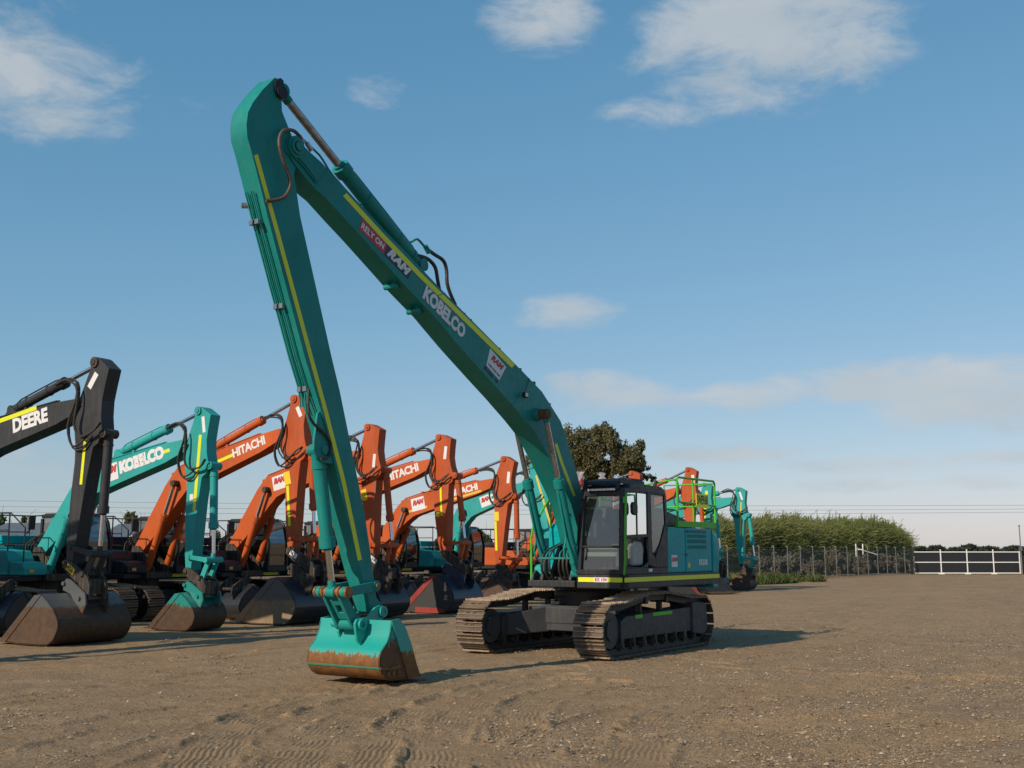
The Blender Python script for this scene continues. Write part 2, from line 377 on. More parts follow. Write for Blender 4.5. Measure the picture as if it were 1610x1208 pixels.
# ------------------------------------------------------------------ crawler track
def resample(path, step_n):
    n = len(path); seg = [math.hypot(path[(i + 1) % n][0] - path[i][0], path[(i + 1) % n][1] - path[i][1]) for i in range(n)]
    tot = sum(seg); outp = []
    for k in range(step_n):
        d = tot * k / step_n; i = 0
        while d > seg[i]: d -= seg[i]; i += 1
        a, b = path[i], path[(i + 1) % n]; t = d / seg[i]
        outp.append(((a[0] + (b[0] - a[0]) * t, a[1] + (b[1] - a[1]) * t), ((b[0] - a[0]) / seg[i], (b[1] - a[1]) / seg[i])))
    return outp, tot
def track(parent, sc, W, L, H, shoes=46, detail=True, hump=.12, steelmat=None, framemat=None):
    """sc: side offset of the centre line"""
    r = H / 2 - .03; ue = L / 2 - r - .03
    path = []
    path += rounded(ue, r + .03, r, r, 12, -80, 80)
    path += [(ue - .5, 2 * r + .03), (.5, 2 * r + .03 + hump), (-.3, 2 * r + .03 + hump), (-ue + .55, 2 * r + .03)]
    path += rounded(-ue, r + .03, r, r, 12, 100, 260)
    path = [(p[0], max(p[1], .03)) for p in path]
    m = MB(); gb = MB(); pts, tot = resample(path, shoes); pit = tot / shoes
    c = MB()
    for (p, t) in pts:
        nx, nz = t[1], -t[0]                      # outward
        def q(a, o): return (p[0] + t[0] * a + nx * o, p[1] + t[1] * a + nz * o)
        m.prism([q(-pit * .47, -.022), q(pit * .38, -.022), q(pit * .38, .0), q(-pit * .47, .0)], sc - W / 2, sc + W / 2)
        for g, hgt in ((-.46, .036), (-.06, .022), (.27, .034)):
            gb.prism([q(pit * g, 0), q(pit * (g + .11), 0), q(pit * (g + .08), hgt), q(pit * (g + .03), hgt)], sc - W / 2 + .004, sc + W / 2 - .004)
        if detail:
            for sb in (-.10, -.055, .055, .10):
                m.prism([q(pit * .12, 0), q(pit * .30, 0), q(pit * .28, .018), q(pit * .14, .018)], sc + sb - .014, sc + sb + .014)
        for sb in (-.13, .13):
            c.prism([q(-pit * .5, -.14), q(pit * .5, -.14), q(pit * .5, -.019), q(-pit * .5, -.019)], sc + sb - .03, sc + sb + .03)
    tr = m.build('track', M['steeldark'], parent); gb.build('tread_bars', steelmat or M['steel'], tr)
    c.build('track_chain', M['dark'], tr)
    fm = framemat or M['cab_dark']
    # frame
    f = MB()
    f.prism([(ue - .35, .34), (ue - .35, .66), (ue - .55, .74), (-ue + .55, .80), (-ue + .45, .76), (-ue + .45, .32)], sc - W * .36, sc + W * .36)
    f.build('track_frame', fm, tr, .012)
    g = MB(); g.prism([(-ue - .24, .30), (-ue - .28, .50), (-ue - .24, .84), (-ue - .08, .88), (-ue + .48, .90), (-ue + .48, .27), (-ue - .06, .22)], sc - W * .42, sc + W * .42)
    g.build('drive_cover', fm, tr, .02)
    i_ = MB(); i_.cyl((ue, sc - W * .30, r + .03), (ue, sc + W * .30, r + .03), r - .16, 28)
    i_.cyl((ue, sc - W * .36, r + .03), (ue, sc + W * .36, r + .03), r - .30, 20); i_.build('idler', fm, tr)
    s_ = MB(); s_.cyl((-ue, sc - .06, r + .03), (-ue, sc + .06, r + .03), r - .14, 24); s_.build('sprocket', M['dark'], tr)
    nroll = 8
    for k in range(nroll):
        u = -ue + .35 + (2 * ue - .75) * k / (nroll - 1); q = MB()
        q.cyl((u, sc - W * .34, .22), (u, sc + W * .34, .22), .085, 14); q.cyl((u, sc - W * .40, .22), (u, sc + W * .40, .22), .045, 10)
        q.box(u - .05, u + .05, sc - W * .38, sc + W * .38, .24, .36); q.build('roller', M['grease'], tr)
    for u in (.45, -.45):
        q = MB(); q.cyl((u, sc - W * .3, .97 + hump - .1), (u, sc + W * .3, .97 + hump - .1), .07, 12); q.box(u - .04, u + .04, sc - .05, sc + .05, .76, .97 + hump - .1); q.build('carrier_roller', M['dark'], tr)
    return tr

def ram(parent, name, base, end, split, rb, rr, mat, rodmat, s=0.0, eyes=True, pipe=False, cap=1.25):
    """hydraulic cylinder from base eye to rod eye; points (u, w)"""
    B = Vector((base[0], s, base[1])); E_ = Vector((end[0], s, end[1])); d = (E_ - B); Ln = d.length; d.normalize(); K = B + d * Ln * split
    m = MB(); m.cyl(B + d * .05, K, rb, 20); m.cyl(K - d * .14, K + d * .02, rb * cap, 20); m.cyl(K + d * .02, K + d * .06, rb * .8, 20)
    m.cyl(B + d * (.22), B + d * .27, rb * 1.12, 20)
    if eyes: m.cyl(B + Vector((0, -rb * 1.1, 0)), B + Vector((0, rb * 1.1, 0)), rb * .95, 18)
    if pipe:
        up = d.orthogonal(); up = Vector((-d.z, 0, d.x)); up = up if up.z > 0 else -up
        m.tube([B + d * .25 + up * rb, B + d * .3 + up * (rb + .05), K - d * .3 + up * (rb + .05), K - d * .1 + up * rb * 1.0], .018, 6, 2)
        for q in (.3, .7): m.cyl(B + d * Ln * split * q - d * .02, B + d * Ln * split * q + d * .02, rb * 1.12, 16)
    o = m.build(name, mat, parent, smooth=True)
    r_ = MB(); r_.cyl(K, E_ - d * rr * 1.2, rr, 16); r_.build('rod', rodmat, o, smooth=True)
    r_ = MB(); r_.cyl(E_ + Vector((0, -rb * .8, 0)), E_ + Vector((0, rb * .8, 0)), rr * 1.6, 16); r_.cyl(E_ - d * rr * 3.2, E_, rr * 1.15, 14); r_.build('rod_eye', mat, o, smooth=True)
    return o
def pin(m, u, w_, s, r, proud=.05, th=.0):
    m.cyl((u, s - (proud if s < 0 else th), w_), (u, s + (proud if s > 0 else th), w_), r, 20)
    sg = 1 if s > 0 else -1
    m.cyl((u, s + sg * proud, w_), (u, s + sg * (proud + .02), w_), r * .55, 12)
def lerp2(a, b, t): return (a[0] + (b[0] - a[0]) * t, a[1] + (b[1] - a[1]) * t)

# ================================================================== THE LONG REACH EXCAVATOR
MX, MY, MH = 1.605, 23.0, 236.8
FM = Frame(MX, MY, MH)
main = empty('excavator', (MX, MY, 0), MH)
tag(main, 'teal long reach excavator parked alone in front, its bucket curled on the gravel', 'excavator', 'crawler excavators')
TW = .62; TG = 2.6
for sd in (1, -1):
    tr = track(main, sd * TG / 2, TW, 4.96, 1.03, 48, True, .13, framemat=M['frame_grey'])
    if sd > 0:
        g = MB()
        g.box(.75, 1.05, TG / 2 + TW * .36, TG / 2 + TW * .36 + .012, .685, .755); g.build('green_step_edge', M['green'], tr)
        g = MB(); g.box(-.55, .30, TG / 2 + TW * .36, TG / 2 + TW * .36 + .012, .70, .765); g.build('green_step_edge', M['green'], tr)
# lower carriage: cross frame legs that spread to both track frames
cb = MB()
for sd in (1, -1):
    for fr in (1, -1):
        a = (fr * .45, sd * .55); b = (fr * 1.35, sd * (TG / 2 - .18))
        h = .30
        vs = [(a[0] - .42 * fr, a[1], .36), (a[0] + h * fr, a[1], .36), (b[0] + .12 * fr, b[1], .30), (b[0] - .35 * fr, b[1], .30),
              (a[0] - .42 * fr, a[1], .86), (a[0] + h * fr, a[1], .86), (b[0] + .12 * fr, b[1], .70), (b[0] - .35 * fr, b[1], .70)]
        fs = [(0, 3, 2, 1), (4, 5, 6, 7), (0, 1, 5, 4), (1, 2, 6, 5), (2, 3, 7, 6), (3, 0, 4, 7)]
        cb.add(vs, fs)
cb.box(-.78, .78, -.72, .72, .38, .88)
cb.box(.60, .80, -.98, .98, .52, .84)
carriage = cb.build('carriage', M['frame_grey'], main, .02)
rg = MB(); rg.cyl((0, 0, .88), (0, 0, 1.06), .66, 48); rg.cyl((0, 0, 1.06), (0, 0, 1.14), .74, 48)
for k in range(48):
    a = 2 * math.pi * k / 48; c_, s_ = math.cos(a), math.sin(a)
    rg.cyl((.70 * c_, .70 * s_, 1.13), (.70 * c_, .70 * s_, 1.165), .022, 6)
rg.cyl((0, 0, 1.14), (0, 0, 1.25), .64, 48)
rg.build('slewing_ring', M['dark'], main)
# upper structure
HB = 1.245                                       # underside of the deck
dk = MB(); dk.box(-2.9, -.06, -1.42, 1.38, HB, 1.44); dk.box(-.05, 1.19, -.60, 1.38, HB, 1.44); dk.box(1.19, 1.42, -.62, .44, HB + .01, 1.38)
deck = dk.build('deck', M['charcoal'], main, .015)
sk = MB(); sk.box(-3.12, 1.40, 1.385, 1.49, HB - .01, 1.50); sk.box(1.20, 1.40, .47, 1.49, HB - .005, 1.50); skirt = sk.build('side_skirt', M['charcoal'], main, .02)
yt = MB(); yt.box(-3.10, 1.385, 1.49, 1.494, 1.362, 1.448); yt.build('safety_stripe', M['yellow'], main)
yt = MB(); yt.box(1.40, 1.404, .51, 1.455, 1.362, 1.448); st2 = yt.build('safety_stripe', M['yellow'], main)
wl = MB(); wl.box(1.4042, 1.408, .85, 1.15, 1.360, 1.450); wl.build('number_label', M['white'], main)
def front_text(body, mat, s, w_, size, bold=0., u=1.4095):
    cu = bpy.data.curves.new('lettering', 'FONT'); cu.body = body; cu.size = size; cu.align_x = 'CENTER'; cu.align_y = 'CENTER'; cu.extrude = .001; cu.offset = bold
    tmp = bpy.data.objects.new('tmp', cu); S.collection.objects.link(tmp); me = bpy.data.meshes.new_from_object(tmp); bpy.data.objects.remove(tmp)
    me.materials.clear(); me.materials.append(mat); o = bpy.data.objects.new('lettering', me); S.collection.objects.link(o); o.parent = main
    mt = Matrix(((0, 0, 1), (1, 0, 0), (0, 1, 0))).to_4x4(); mt.translation = Vector((u, s, w_)); o.matrix_local = mt; return o
front_text('EX 104', M['red'], 1.0, 1.405, .085, .003)
# house side panels (left side, behind the cab)
hp = MB(); hp.prism([(-.50, 1.50), (-.50, 2.30), (-.56, 2.40), (-.68, 2.425), (-1.40, 2.425), (-1.40, 1.50)], .55, 1.47)
hp.build('front_side_door', M['teal_house'], main, .03)
hp = MB(); hp.box(-2.76, -1.412, .55, 1.475, 1.50, 2.425); hp.build('engine_side_door', M['teal_house'], main, .03)
for k, (a, b) in enumerate(((2.315, 2.375), (2.215, 2.285), (2.105, 2.18), (1.985, 2.055))):
    vt = MB(); vt.box(-2.47, -1.50 if k else -1.44, 1.472, 1.479, a, b); vto = vt.build('air_vent', M['black'], main)
    sl = MB()
    for q in range(24): sl.box(-2.45 + q * .04, -2.436 + q * .04, 1.479, 1.484, a, b)
    sl.box(-2.45, -1.52, 1.479, 1.4835, a, a + .006); sl.build('vent_grille', M['teal_house'], vto)
hn = MB(); hn.box(-1.50, -1.36, 1.476, 1.492, 1.86, 1.885); hn.build('door_latch', M['black'], main)
# counterweight
def cwt_poly(off=0): return [(-2.78, 1.44), (-2.78, 2.42), (-3.02, 2.42), (-3.24, 2.36), (-3.40, 2.15), (-3.46, 1.86), (-3.40, 1.55), (-3.30, 1.26), (-2.78, 1.26)]
cwm = MB()
P_ = [(-2.785, 1.49), (-3.08, 1.47), (-3.30, 1.30), (-3.46, .9), (-3.53, .4), (-3.53, -.4), (-3.46, -.9), (-3.30, -1.30), (-3.08, -1.47), (-2.785, -1.49)]
lev = [(1.16, .0), (1.30, .0), (1.8, .03), (2.2, .02), (2.36, -.04), (2.42, -.14)]
n_ = len(P_); vs = []
for (z, e) in lev:
    for (u, s_) in P_: vs.append((u - e * (1 if u < -2.9 else 0), s_ + (e * (1 if s_ > 0 else -1) if u > -3.4 and u < -2.9 else 0), z))
fs = [(l * n_ + i, l * n_ + (i + 1) % n_, (l + 1) * n_ + (i + 1) % n_, (l + 1) * n_ + i) for l in range(len(lev) - 1) for i in range(n_)]
fs += [tuple(range(n_ - 1, -1, -1)), tuple((len(lev) - 1) * n_ + i for i in range(n_))]
fs = [f[::-1] for f in fs]
cwm.add(vs, fs); cwm.build('counterweight', M['teal_house'], main, .03)
# right side of the house (far side), with tank
rh = MB(); rh.prism([(-2.76, 1.45), (-.76, 1.45), (-.76, 2.40), (-.84, 2.52), (-1.0, 2.56), (-2.76, 2.45)], -1.47, -.62); rh.build('right_house', M['teal_house'], main, .03)
rb_ = MB(); rb_.prism([(-.74, 1.45), (-.12, 1.45), (-.12, 1.60), (-.2, 1.66), (-.74, 1.68)], -1.46, -.64); rb_.build('tool_box', M['teal_bright'], main, .03)
md = MB(); md.box(-2.76, -.62, -.60, .55, 1.44, 2.34); md.build('centre_house', M['cab_dark'], main, .02)
# engine cover with slots
ec = MB(); ec.prism([(-1.02, 2.43), (-.66, 2.43), (-.66, 2.82), (-1.30, 2.80), (-2.30, 2.64), (-2.70, 2.50), (-2.72, 2.43)], -.9, 1.06)
engc = ec.build('engine_cover', M['cab_dark'], main, .04)
es = MB()
for k in range(13):
    u = -1.15 - k * .095; w0 = 2.80 - max(0, (-u - 1.30)) * .16 + .004
    es.add([(u, .25, w0), (u - .05, .25, w0 - .006), (u - .05, .95, w0 - .006), (u, .95, w0)], [(0, 1, 2, 3)])
es.build('cover_slots', M['black'], engc)
# ---- cab
CF, CB_, CS0, CS1, CT = 1.37, -.53, .47, 1.485, 3.215   # front, back, inner side, outer side, roof
cab = empty('cab', (0, 0, 0)); bpy.data.objects.remove(cab)
cf = MB()
def bar(m, a, b, wdt=.09, dep=.09):              # square bar between two points
    a, b = Vector(a), Vector(b); d = (b - a).normalized(); x = d.cross(Vector((0, 1, 0)))
    x = Vector((1, 0, 0)) if x.length < .1 else x.normalized(); y = d.cross(x).normalized()
    vs = [p + x * i * wdt / 2 + y * j * dep / 2 for p in (a, b) for i, j in ((-1, -1), (1, -1), (1, 1), (-1, 1))]
    m.add(vs, [(3, 2, 1, 0), (4, 5, 6, 7), (0, 1, 5, 4), (1, 2, 6, 5), (2, 3, 7, 6), (3, 0, 4, 7)])
# windscreen frame: leans back slightly towards the roof
def fx(w_): return CF - max(0, w_ - 1.5) * .045 - max(0, w_ - 2.9) * .18
for s_, nm in ((CS0 + .05, 0), (CS1 - .05, 1)):
    # pillar with taper inward at the top (cab narrows)
    pts = [(fx(z), s_ + ((z - 1.5) * .045 if nm == 0 else -(z - 1.5) * .0), z) for z in (1.50, 2.2, 2.9, 3.12)]
    for a, b in zip(pts, pts[1:]): bar(cf, a, b, .11, .10)
bar(cf, (CF, CS0 + .02, 1.545), (CF, CS1 - .02, 1.545), .09, .10)
bar(cf, (fx(3.03), CS0 + .09, 3.03), (fx(3.03), CS1 - .02, 3.03), .10, .10)
bar(cf, (fx(2.02) + .012, CS0 + .10, 2.02), (fx(2.02) + .012, CS1 - .09, 2.02), .04, .045)
# side (outer) frame as a plate with openings: built from convex pieces
def plate(m, poly, s0=CS1 - .045, s1=CS1): m.prism(poly, s0, s1)
plate(cf, [(1.37, 1.50), (1.37, 1.62), (-.53, 1.62), (-.53, 1.50)])
plate(cf, [(1.40, 1.55), (1.29, 3.03), (1.20, 3.05), (1.27, 1.62)])
plate(cf, [(1.28, 3.03), (1.20, 3.13), (-.38, 3.16), (-.46, 3.05), (.19, 3.08), (1.19, 3.04)])
plate(cf, [(.36, 3.08), (.36, 1.68), (.22, 1.64), (.17, 1.9), (.19, 3.09)])          # door pillar
plate(cf, [(-.39, 3.07), (-.50, 3.05), (-.54, 2.6), (-.52, 2.3), (-.43, 2.30), (-.44, 2.5)])      # rear pillar
plate(cf, [(-.44, 2.50), (-.54, 2.5), (-.54, 1.62), (.0, 1.62), (.06, 1.80), (-.2, 2.12)])
plate(cf, [(.22, 1.645), (.19, 1.92), (.12, 1.88), (-.02, 1.72), (.0, 1.62)])
plate(cf, [(1.27, 2.22), (1.25, 2.16), (.36, 2.21), (.36, 2.27)])                     # door window sill
plate(cf, [(1.27, 1.62), (1.24, 1.66), (1.10, 1.645), (.62, 1.63), (.36, 1.74), (.36, 1.62)])
# rear and inner walls
cf.box(CB_, CB_ + .05, CS0, CS1 - .05, 1.50, 2.25); cf.box(CB_, CB_ + .06, CS0, CS0 + .1, 2.25, 3.1)
cf.box(CB_, CF - .06, CS0, CS0 + .04, 1.50, 1.95)
cf.box(-.02, .06, CS0, CS0 + .05, 1.95, 3.1)
cf.box(CB_ + .05, CF - .08, CS0 + .04, CS1 - .05, 1.50, 1.56)
cabo = cf.build('cab', M['cab_dark'], main, .012)
rf = MB(); rf.prism([(1.13, 3.11), (1.06, 3.20), (.7, 3.235), (-.30, 3.215), (-.47, 3.15), (-.52, 3.05), (-.50, 3.03), (1.16, 3.05)], CS0 + .06, CS1 - .01)
rf.build('cab_roof', M['cab_dark'], cabo, .04)
# roof guard: louvred grille over front of the roof
rgd = MB()
for k in range(9):
    u = 1.22 - k * .115; w0 = 3.215 + min(k, 3) * .018
    rgd.prism([(u, w0), (u - .02, w0 + .055), (u - .085, w0 + .075), (u - .085, w0 + .06)], CS0 + .10, CS1 - .16)
rgd.box(.22, 1.24, CS0 + .08, CS0 + .11, 3.215, 3.30); rgd.box(.22, 1.24, CS1 - .17, CS1 - .13, 3.215, 3.30)
rgd.prism([(1.30, 3.05), (1.34, 3.10), (1.24, 3.25), (1.17, 3.25)], CS0 + .10, CS0 + .15); rgd.prism([(1.30, 3.05), (1.34, 3.10), (1.24, 3.25), (1.17, 3.25)], CS1 - .2, CS1 - .15)
rgd.build('roof_guard', M['black'], cabo)
lb = MB(); lb.box(1.34, 1.39, .72, 1.33, 3.07, 3.125); lbo = lb.build('light_bar', M['black'], cabo, .006)
ll = MB()
for k in range(20): ll.box(1.39, 1.395, .732 + k * .0298, .732 + k * .0298 + .022, 3.08, 3.116)
ll.build('lamp_lens', M['lightlens'], lbo)
gl = MB(); gl.add([(fx(1.58) - .005, CS0 + .07, 1.58), (fx(1.58) - .005, CS1 - .07, 1.58), (fx(2.02) - .005, CS1 - .07, 2.02), (fx(2.02) - .005, CS0 + .09, 2.02)], [(0, 1, 2, 3)])
gl.build('lower_windscreen', M['glass'], cabo)
gl = MB(); gl.add([(fx(2.03) - .003, CS0 + .09, 2.03), (fx(2.03) - .003, CS1 - .07, 2.03), (fx(3.0) - .003, CS1 - .07, 3.0), (fx(3.0) - .003, CS0 + .11, 3.0)], [(0, 1, 2, 3)])
gl.build('windscreen', M['glass'], cabo)
def sglass(poly, nm):
    g = MB(); g.add([(p[0], CS1 - .02, p[1]) for p in poly], [tuple(range(len(poly)))]); return g.build(nm, M['glass'], cabo)
sglass([(1.25, 2.24), (1.19, 3.03), (.36, 3.07), (.36, 2.27)], 'door_window')
wd = MB(); wd.box(.78, .81, CS1 - .03, CS1 - .008, 2.25, 3.06); wd.build('window_divider', M['black'], cabo)
sglass([(.19, 3.08), (.18, 1.92), (.06, 1.90), (-.2, 2.13), (-.44, 2.5), (-.40, 3.06)], 'rear_side_window')
g = MB(); g.add([(CB_ + .02, CS0 + .08, 2.26), (CB_ + .02, CS1 - .05, 2.26), (CB_ + .02, CS1 - .05, 3.06), (CB_ + .02, CS0 + .08, 3.06)], [(0, 1, 2, 3)]); g.build('rear_window', M['glass'], cabo)
g = MB(); g.add([(.06, CS0 + .02, 1.96), (CF - .08, CS0 + .04, 1.96), (CF - .14, CS0 + .09, 3.04), (.06, CS0 + .08, 3.04)], [(0, 1, 2, 3)]); g.add([(-.02, CS0 + .02, 1.96), (CB_ + .06, CS0 + .02, 1.96), (CB_ + .06, CS0 + .08, 3.04), (-.02, CS0 + .08, 3.04)], [(0, 1, 2, 3)])
g.build('inner_window', M['glass'], cabo)
sh = MB(); sh.box(CF - .16, CF - .13, CS0 + .10, CS1 - .10, 1.84, 2.00); sh.build('sun_blind', M['seatlight'], cabo)
st = MB(); st.prism([(.15, 1.95), (.15, 2.06), (.62, 2.08), (.66, 1.95)], .78, 1.25); st.prism([(.02, 2.0), (-.10, 2.72), (.0, 2.76), (.12, 2.66), (.20, 2.05)], .80, 1.23); st.prism([(-.07, 2.76), (-.05, 2.95), (.03, 2.95), (.05, 2.76)], .90, 1.13)
st.box(.1, .6, .88, 1.15, 1.62, 1.95); st.build('operator_seat', M['seat'], cabo, .03)
cs = MB(); cs.prism([(.30, 1.9), (.30, 2.14), (.75, 2.22), (.85, 2.16), (.80, 1.9)], .62, .74); cs.prism([(.30, 1.9), (.30, 2.14), (.75, 2.22), (.85, 2.16), (.80, 1.9)], 1.28, 1.38)
for q in (.68, 1.33): cs.cyl((.72, q, 2.18), (.78, q, 2.38), .02, 8); cs.cyl((.78, q, 2.36), (.80, q, 2.46), .032, 8)
for q in (.9, 1.05): cs.cyl((1.02, q, 1.56), (1.12, q, 2.0), .014, 8); cs.box(.95, 1.1, q - .04, q + .04, 1.60, 1.63)
cs.box(1.00, 1.08, .60, .74, 2.2, 2.5); cs.build('console', M['interior'], cabo, .008)
bag = MB(); bag.prism([(.42, 1.66), (.38, 2.0), (.46, 2.12), (.78, 2.14), (.90, 2.02), (.88, 1.66)], 1.29, 1.41); bag.build('side_cushion', M['seatlight'], cabo, .05)
# green grab rail on the front corner + mirror
gr = MB(); gr.tube([(1.41, 1.50, 1.52), (1.405, 1.52, 1.8), (1.37, 1.52, 2.5), (1.33, 1.52, 2.95), (1.30, 1.52, 2.985), (1.22, 1.55, 2.99)], .022, 8, 2)
gr.tube([(1.22, 1.55, 2.99), (1.06, 1.56, 2.995), (1.05, 1.56, 2.85)], .016, 8, 1)
gr.box(1.30, 1.40, 1.49, 1.53, 2.83, 2.95); gr.box(1.385, 1.42, 1.475, 1.51, 1.50, 1.56); gr.build('grab_rail', M['green'], main)
mi = MB(); mi.prism([(1.14, 2.62), (1.19, 2.66), (1.20, 2.80), (1.15, 2.86), (1.02, 2.86), (.98, 2.80), (.98, 2.66), (1.03, 2.61)], 1.53, 1.59); mi.build('mirror', M['black'], main, .012)
wp = MB(); wp.tube([(1.40, .50, 2.05), (1.39, .52, 2.5), (1.36, .56, 2.8), (1.30, .60, 3.0)], .016, 6, 2); wp.box(1.38, 1.42, .47, .53, 2.58, 2.66); wp.build('wiper', M['black'], cabo)
bc = MB(); bc.cyl((.30, 1.05, 3.24), (.30, 1.05, 3.26), .085, 16); bc.cyl((.30, 1.05, 3.26), (.30, 1.05, 3.34), .07, 16, .055); bc.build('beacon', M['beacon'], cabo)
an = MB(); an.cyl((-.30, .62, 3.22), (-.30, .62, 3.62), .006, 6); an.build('aerial', M['black'], cabo)
# ---- handrails on the house (left rear) and on the far side
hr = MB()
def rail(pts, r=.024, sm=0): hr.tube(pts, r, 8, sm)
for s_ in (1.44,):
    rail([(-1.12, s_, 2.43), (-1.12, s_, 3.40), (-1.16, s_, 3.46), (-3.02, s_, 3.47), (-3.08, s_, 3.42), (-3.08, s_, 2.45)])
    rail([(-1.12, s_, 2.95), (-3.08, s_, 2.93)], .018); rail([(-1.92, s_, 3.46), (-1.92, s_, 2.52)], .02)
rail([(-1.12, 1.44, 3.42), (-1.12, .55, 3.30), (-.72, .50, 3.28)], .02); rail([(-1.12, 1.44, 2.78), (-.70, 1.1, 2.80), (-.6, .9, 2.8)], .02)
rail([(-3.08, 1.44, 3.42), (-3.1, .2, 3.42), (-3.1, .2, 2.45)], .02); rail([(-3.08, 1.44, 2.93), (-3.1, .2, 2.93)], .018)
rail([(-3.08, -1.40, 2.40), (-3.08, -1.40, 3.42), (-1.0, -1.40, 3.40), (-.75, -1.40, 3.25), (-.75, -1.40, 2.45)], .02); rail([(-3.08, -1.40, 2.9), (-.75, -1.40, 2.9)], .018)
rail([(-1.9, -1.40, 3.40), (-1.9, -1.40, 2.45)], .018)
rail([(-.05, -1.46, 1.30), (-.05, -1.46, 2.25), (-.12, -1.46, 2.45), (-.75, -1.42, 3.10)], .024)
hro = hr.build('handrail', M['green'], main)
kp = MB(); kp.box(-3.08, -1.08, 1.40, 1.465, 2.435, 2.56); kp.build('kick_plate', M['green'], main, .005)
sg = MB(); sg.box(-2.62, -1.98, 1.475, 1.485, 2.86, 3.16); sgo = sg.build('number_plate', M['limeplate'], main, .004)
text('lettering', 'SWE9168', M['black'], main, -2.30, 3.02, 1.487, 0, .20, 1, .004, .86, ext=.001).scale = (.80, 1.35, 1)
ex = MB(); ex.tube([(-.95, .95, 2.78), (-.98, .95, 3.1), (-1.05, 1.0, 3.40)], .035, 10, 2); ex.build('exhaust', M['black'], main)
# wrapped lamps on the far handrail
for (u, s_, w_) in ((-2.05, -1.40, 3.56), (-3.1, -1.40, 3.60)):
    lm = MB(); lm.cyl((u, s_, w_ - .12), (u, s_, w_ + .03), .075, 14); lm.cyl((u, s_, w_ - .2), (u, s_, w_ - .1), .03, 8); lo = lm.build('warning_lamp', M['redlens'], main)
    bgm = MB(); rr = random.Random(int(u * 100)); rings = []
    for k, (z, r_) in enumerate(((-.08, .06), (-.02, .08), (.03, .08), (.07, .04), (.11, .08), (.16, .11))):
        rings.append([(u + (r_ + rr.uniform(-.025, .025)) * math.cos(t * math.pi / 5), s_ + (r_ + rr.uniform(-.025, .025)) * math.sin(t * math.pi / 5), w_ + z + rr.uniform(-.02, .03)) for t in range(10)])
    vs = sum(rings, []); bgm.add(vs, [(l * 10 + i, l * 10 + (i + 1) % 10, (l + 1) * 10 + (i + 1) % 10, (l + 1) * 10 + i) for l in range(5) for i in range(10)])
    bgm.build('plastic_wrap', M['bag'], lo)
# stickers on the side doors
lab = MB(); lab.box(-.98, -.70, 1.4755, 1.479, 1.62, 1.86); lab.build('sticker', M['white'], main)
text('lettering', 'RAM', M['red'], main, -.84, 1.77, 1.480, 0, .12, 1, .008, shear=.3, ext=.001)
text('lettering', 'SK330', flat('silver_vinyl', (.55, .57, .60), .4), main, -2.28, 1.70, 1.478, 0, .16, 1, .008, 1.05, ext=.001)
lab = MB(); lab.box(-1.60, -1.50, 1.4765, 1.479, 1.60, 1.70); lab.build('sticker', M['signyellow'], main)
lab = MB(); lab.box(.20, .36, 1.486, 1.489, 1.545, 1.60); lab.build('sticker', M['white'], main)

# ---- boom (outline of the near side face, photo points put back on its plane)
def face(s, pts): return [FM.on(s, *p) for p in pts]
boom_px = [(448, 236), (450, 225), (456, 217), (465, 218), (475, 227), (485.8, 238), (505.7, 255.8), (514.6, 265.7), (528.5, 282.6), (580, 337), (638, 396), (689, 450.5), (777.5, 540), (823, 585.7), (852, 616),
           (868, 641), (881.6, 662.6), (889.8, 687), (903.5, 731), (914.4, 772), (927, 815), (936, 850),
           (932, 866), (920, 868), (914, 856), (911, 842), (898, 793), (884, 762), (869, 731), (854, 702), (841, 680), (825.2, 660), (795.4, 625.5), (763.6, 590.7), (719.9, 542), (679.8, 494), (640, 453), (604.6, 413), (569.8, 374), (537.5, 339.3), (511.6, 310.4), (493.7, 295.5), (465, 260), (456, 246)]
hwv = []
def bhw(p):                                       # half width, tapering evenly along the boom
    h = .23
    for _ in range(4): h = .222 - (FM.on(h, *p)[0] - 2.5) * .006
    return h
hws = [bhw(p) for p in boom_px]
poly = [FM.on(h, *p) for p, h in zip(boom_px, hws)]
bm_ = MB(); bm_.prism(poly, 0, 0, hws); boom = bm_.build('boom', M['teal'], main, smooth=True)
tipP = FM.on(.19, 464, 231.7)
bs = MB(); bs.cyl((tipP[0], -.23, tipP[1]), (tipP[0], .23, tipP[1]), .16, 28); pin(bs, tipP[0], tipP[1], .23, .12, .03); pin(bs, tipP[0], tipP[1], -.23, .12, .03)
bs.build('boom_tip_pin', M['teal'], boom, smooth=True)
bpn = MB(); bpn.cyl((tipP[0], .25, tipP[1]), (tipP[0], .275, tipP[1]), .075, 14); bpn.build('pin_cap', M['cab_dark'], boom)
def stripe(a, b, s, wid, mat, par, ext=.004, off=None):
    A = FM.on(s, *a); B = FM.on(s, *b); d = (B[0] - A[0], B[1] - A[1]); L = math.hypot(*d); nx, nz = -d[1] / L * wid / 2, d[0] / L * wid / 2
    return [(A[0] + nx, A[1] + nz), (B[0] + nx, B[1] + nz), (B[0] - nx, B[1] - nz), (A[0] - nx, A[1] - nz)]
def lay_on_boom(px, out=.004):                    # points on the near side of the boom, following its width
    return [(FM.on(bhw(p) + out, *p), bhw(p) + out) for p in px]
def decal(m, px, out=.004):
    q = lay_on_boom(px, out); vs = [(a[0], s_, a[1]) for a, s_ in q]; m.add(vs, [tuple(range(len(vs)))])
def strip_px(pts, wid):                           # ribbon outline in photo points
    up, dn = [], []
    for i, p in enumerate(pts):
        a = pts[max(0, i - 1)]; b = pts[min(len(pts) - 1, i + 1)]; L = math.hypot(b[0] - a[0], b[1] - a[1]); nx, ny = -(b[1] - a[1]) / L * wid / 2, (b[0] - a[0]) / L * wid / 2
        up.append((p[0] + nx, p[1] + ny)); dn.append((p[0] - nx, p[1] - ny))
    return up + dn[::-1]
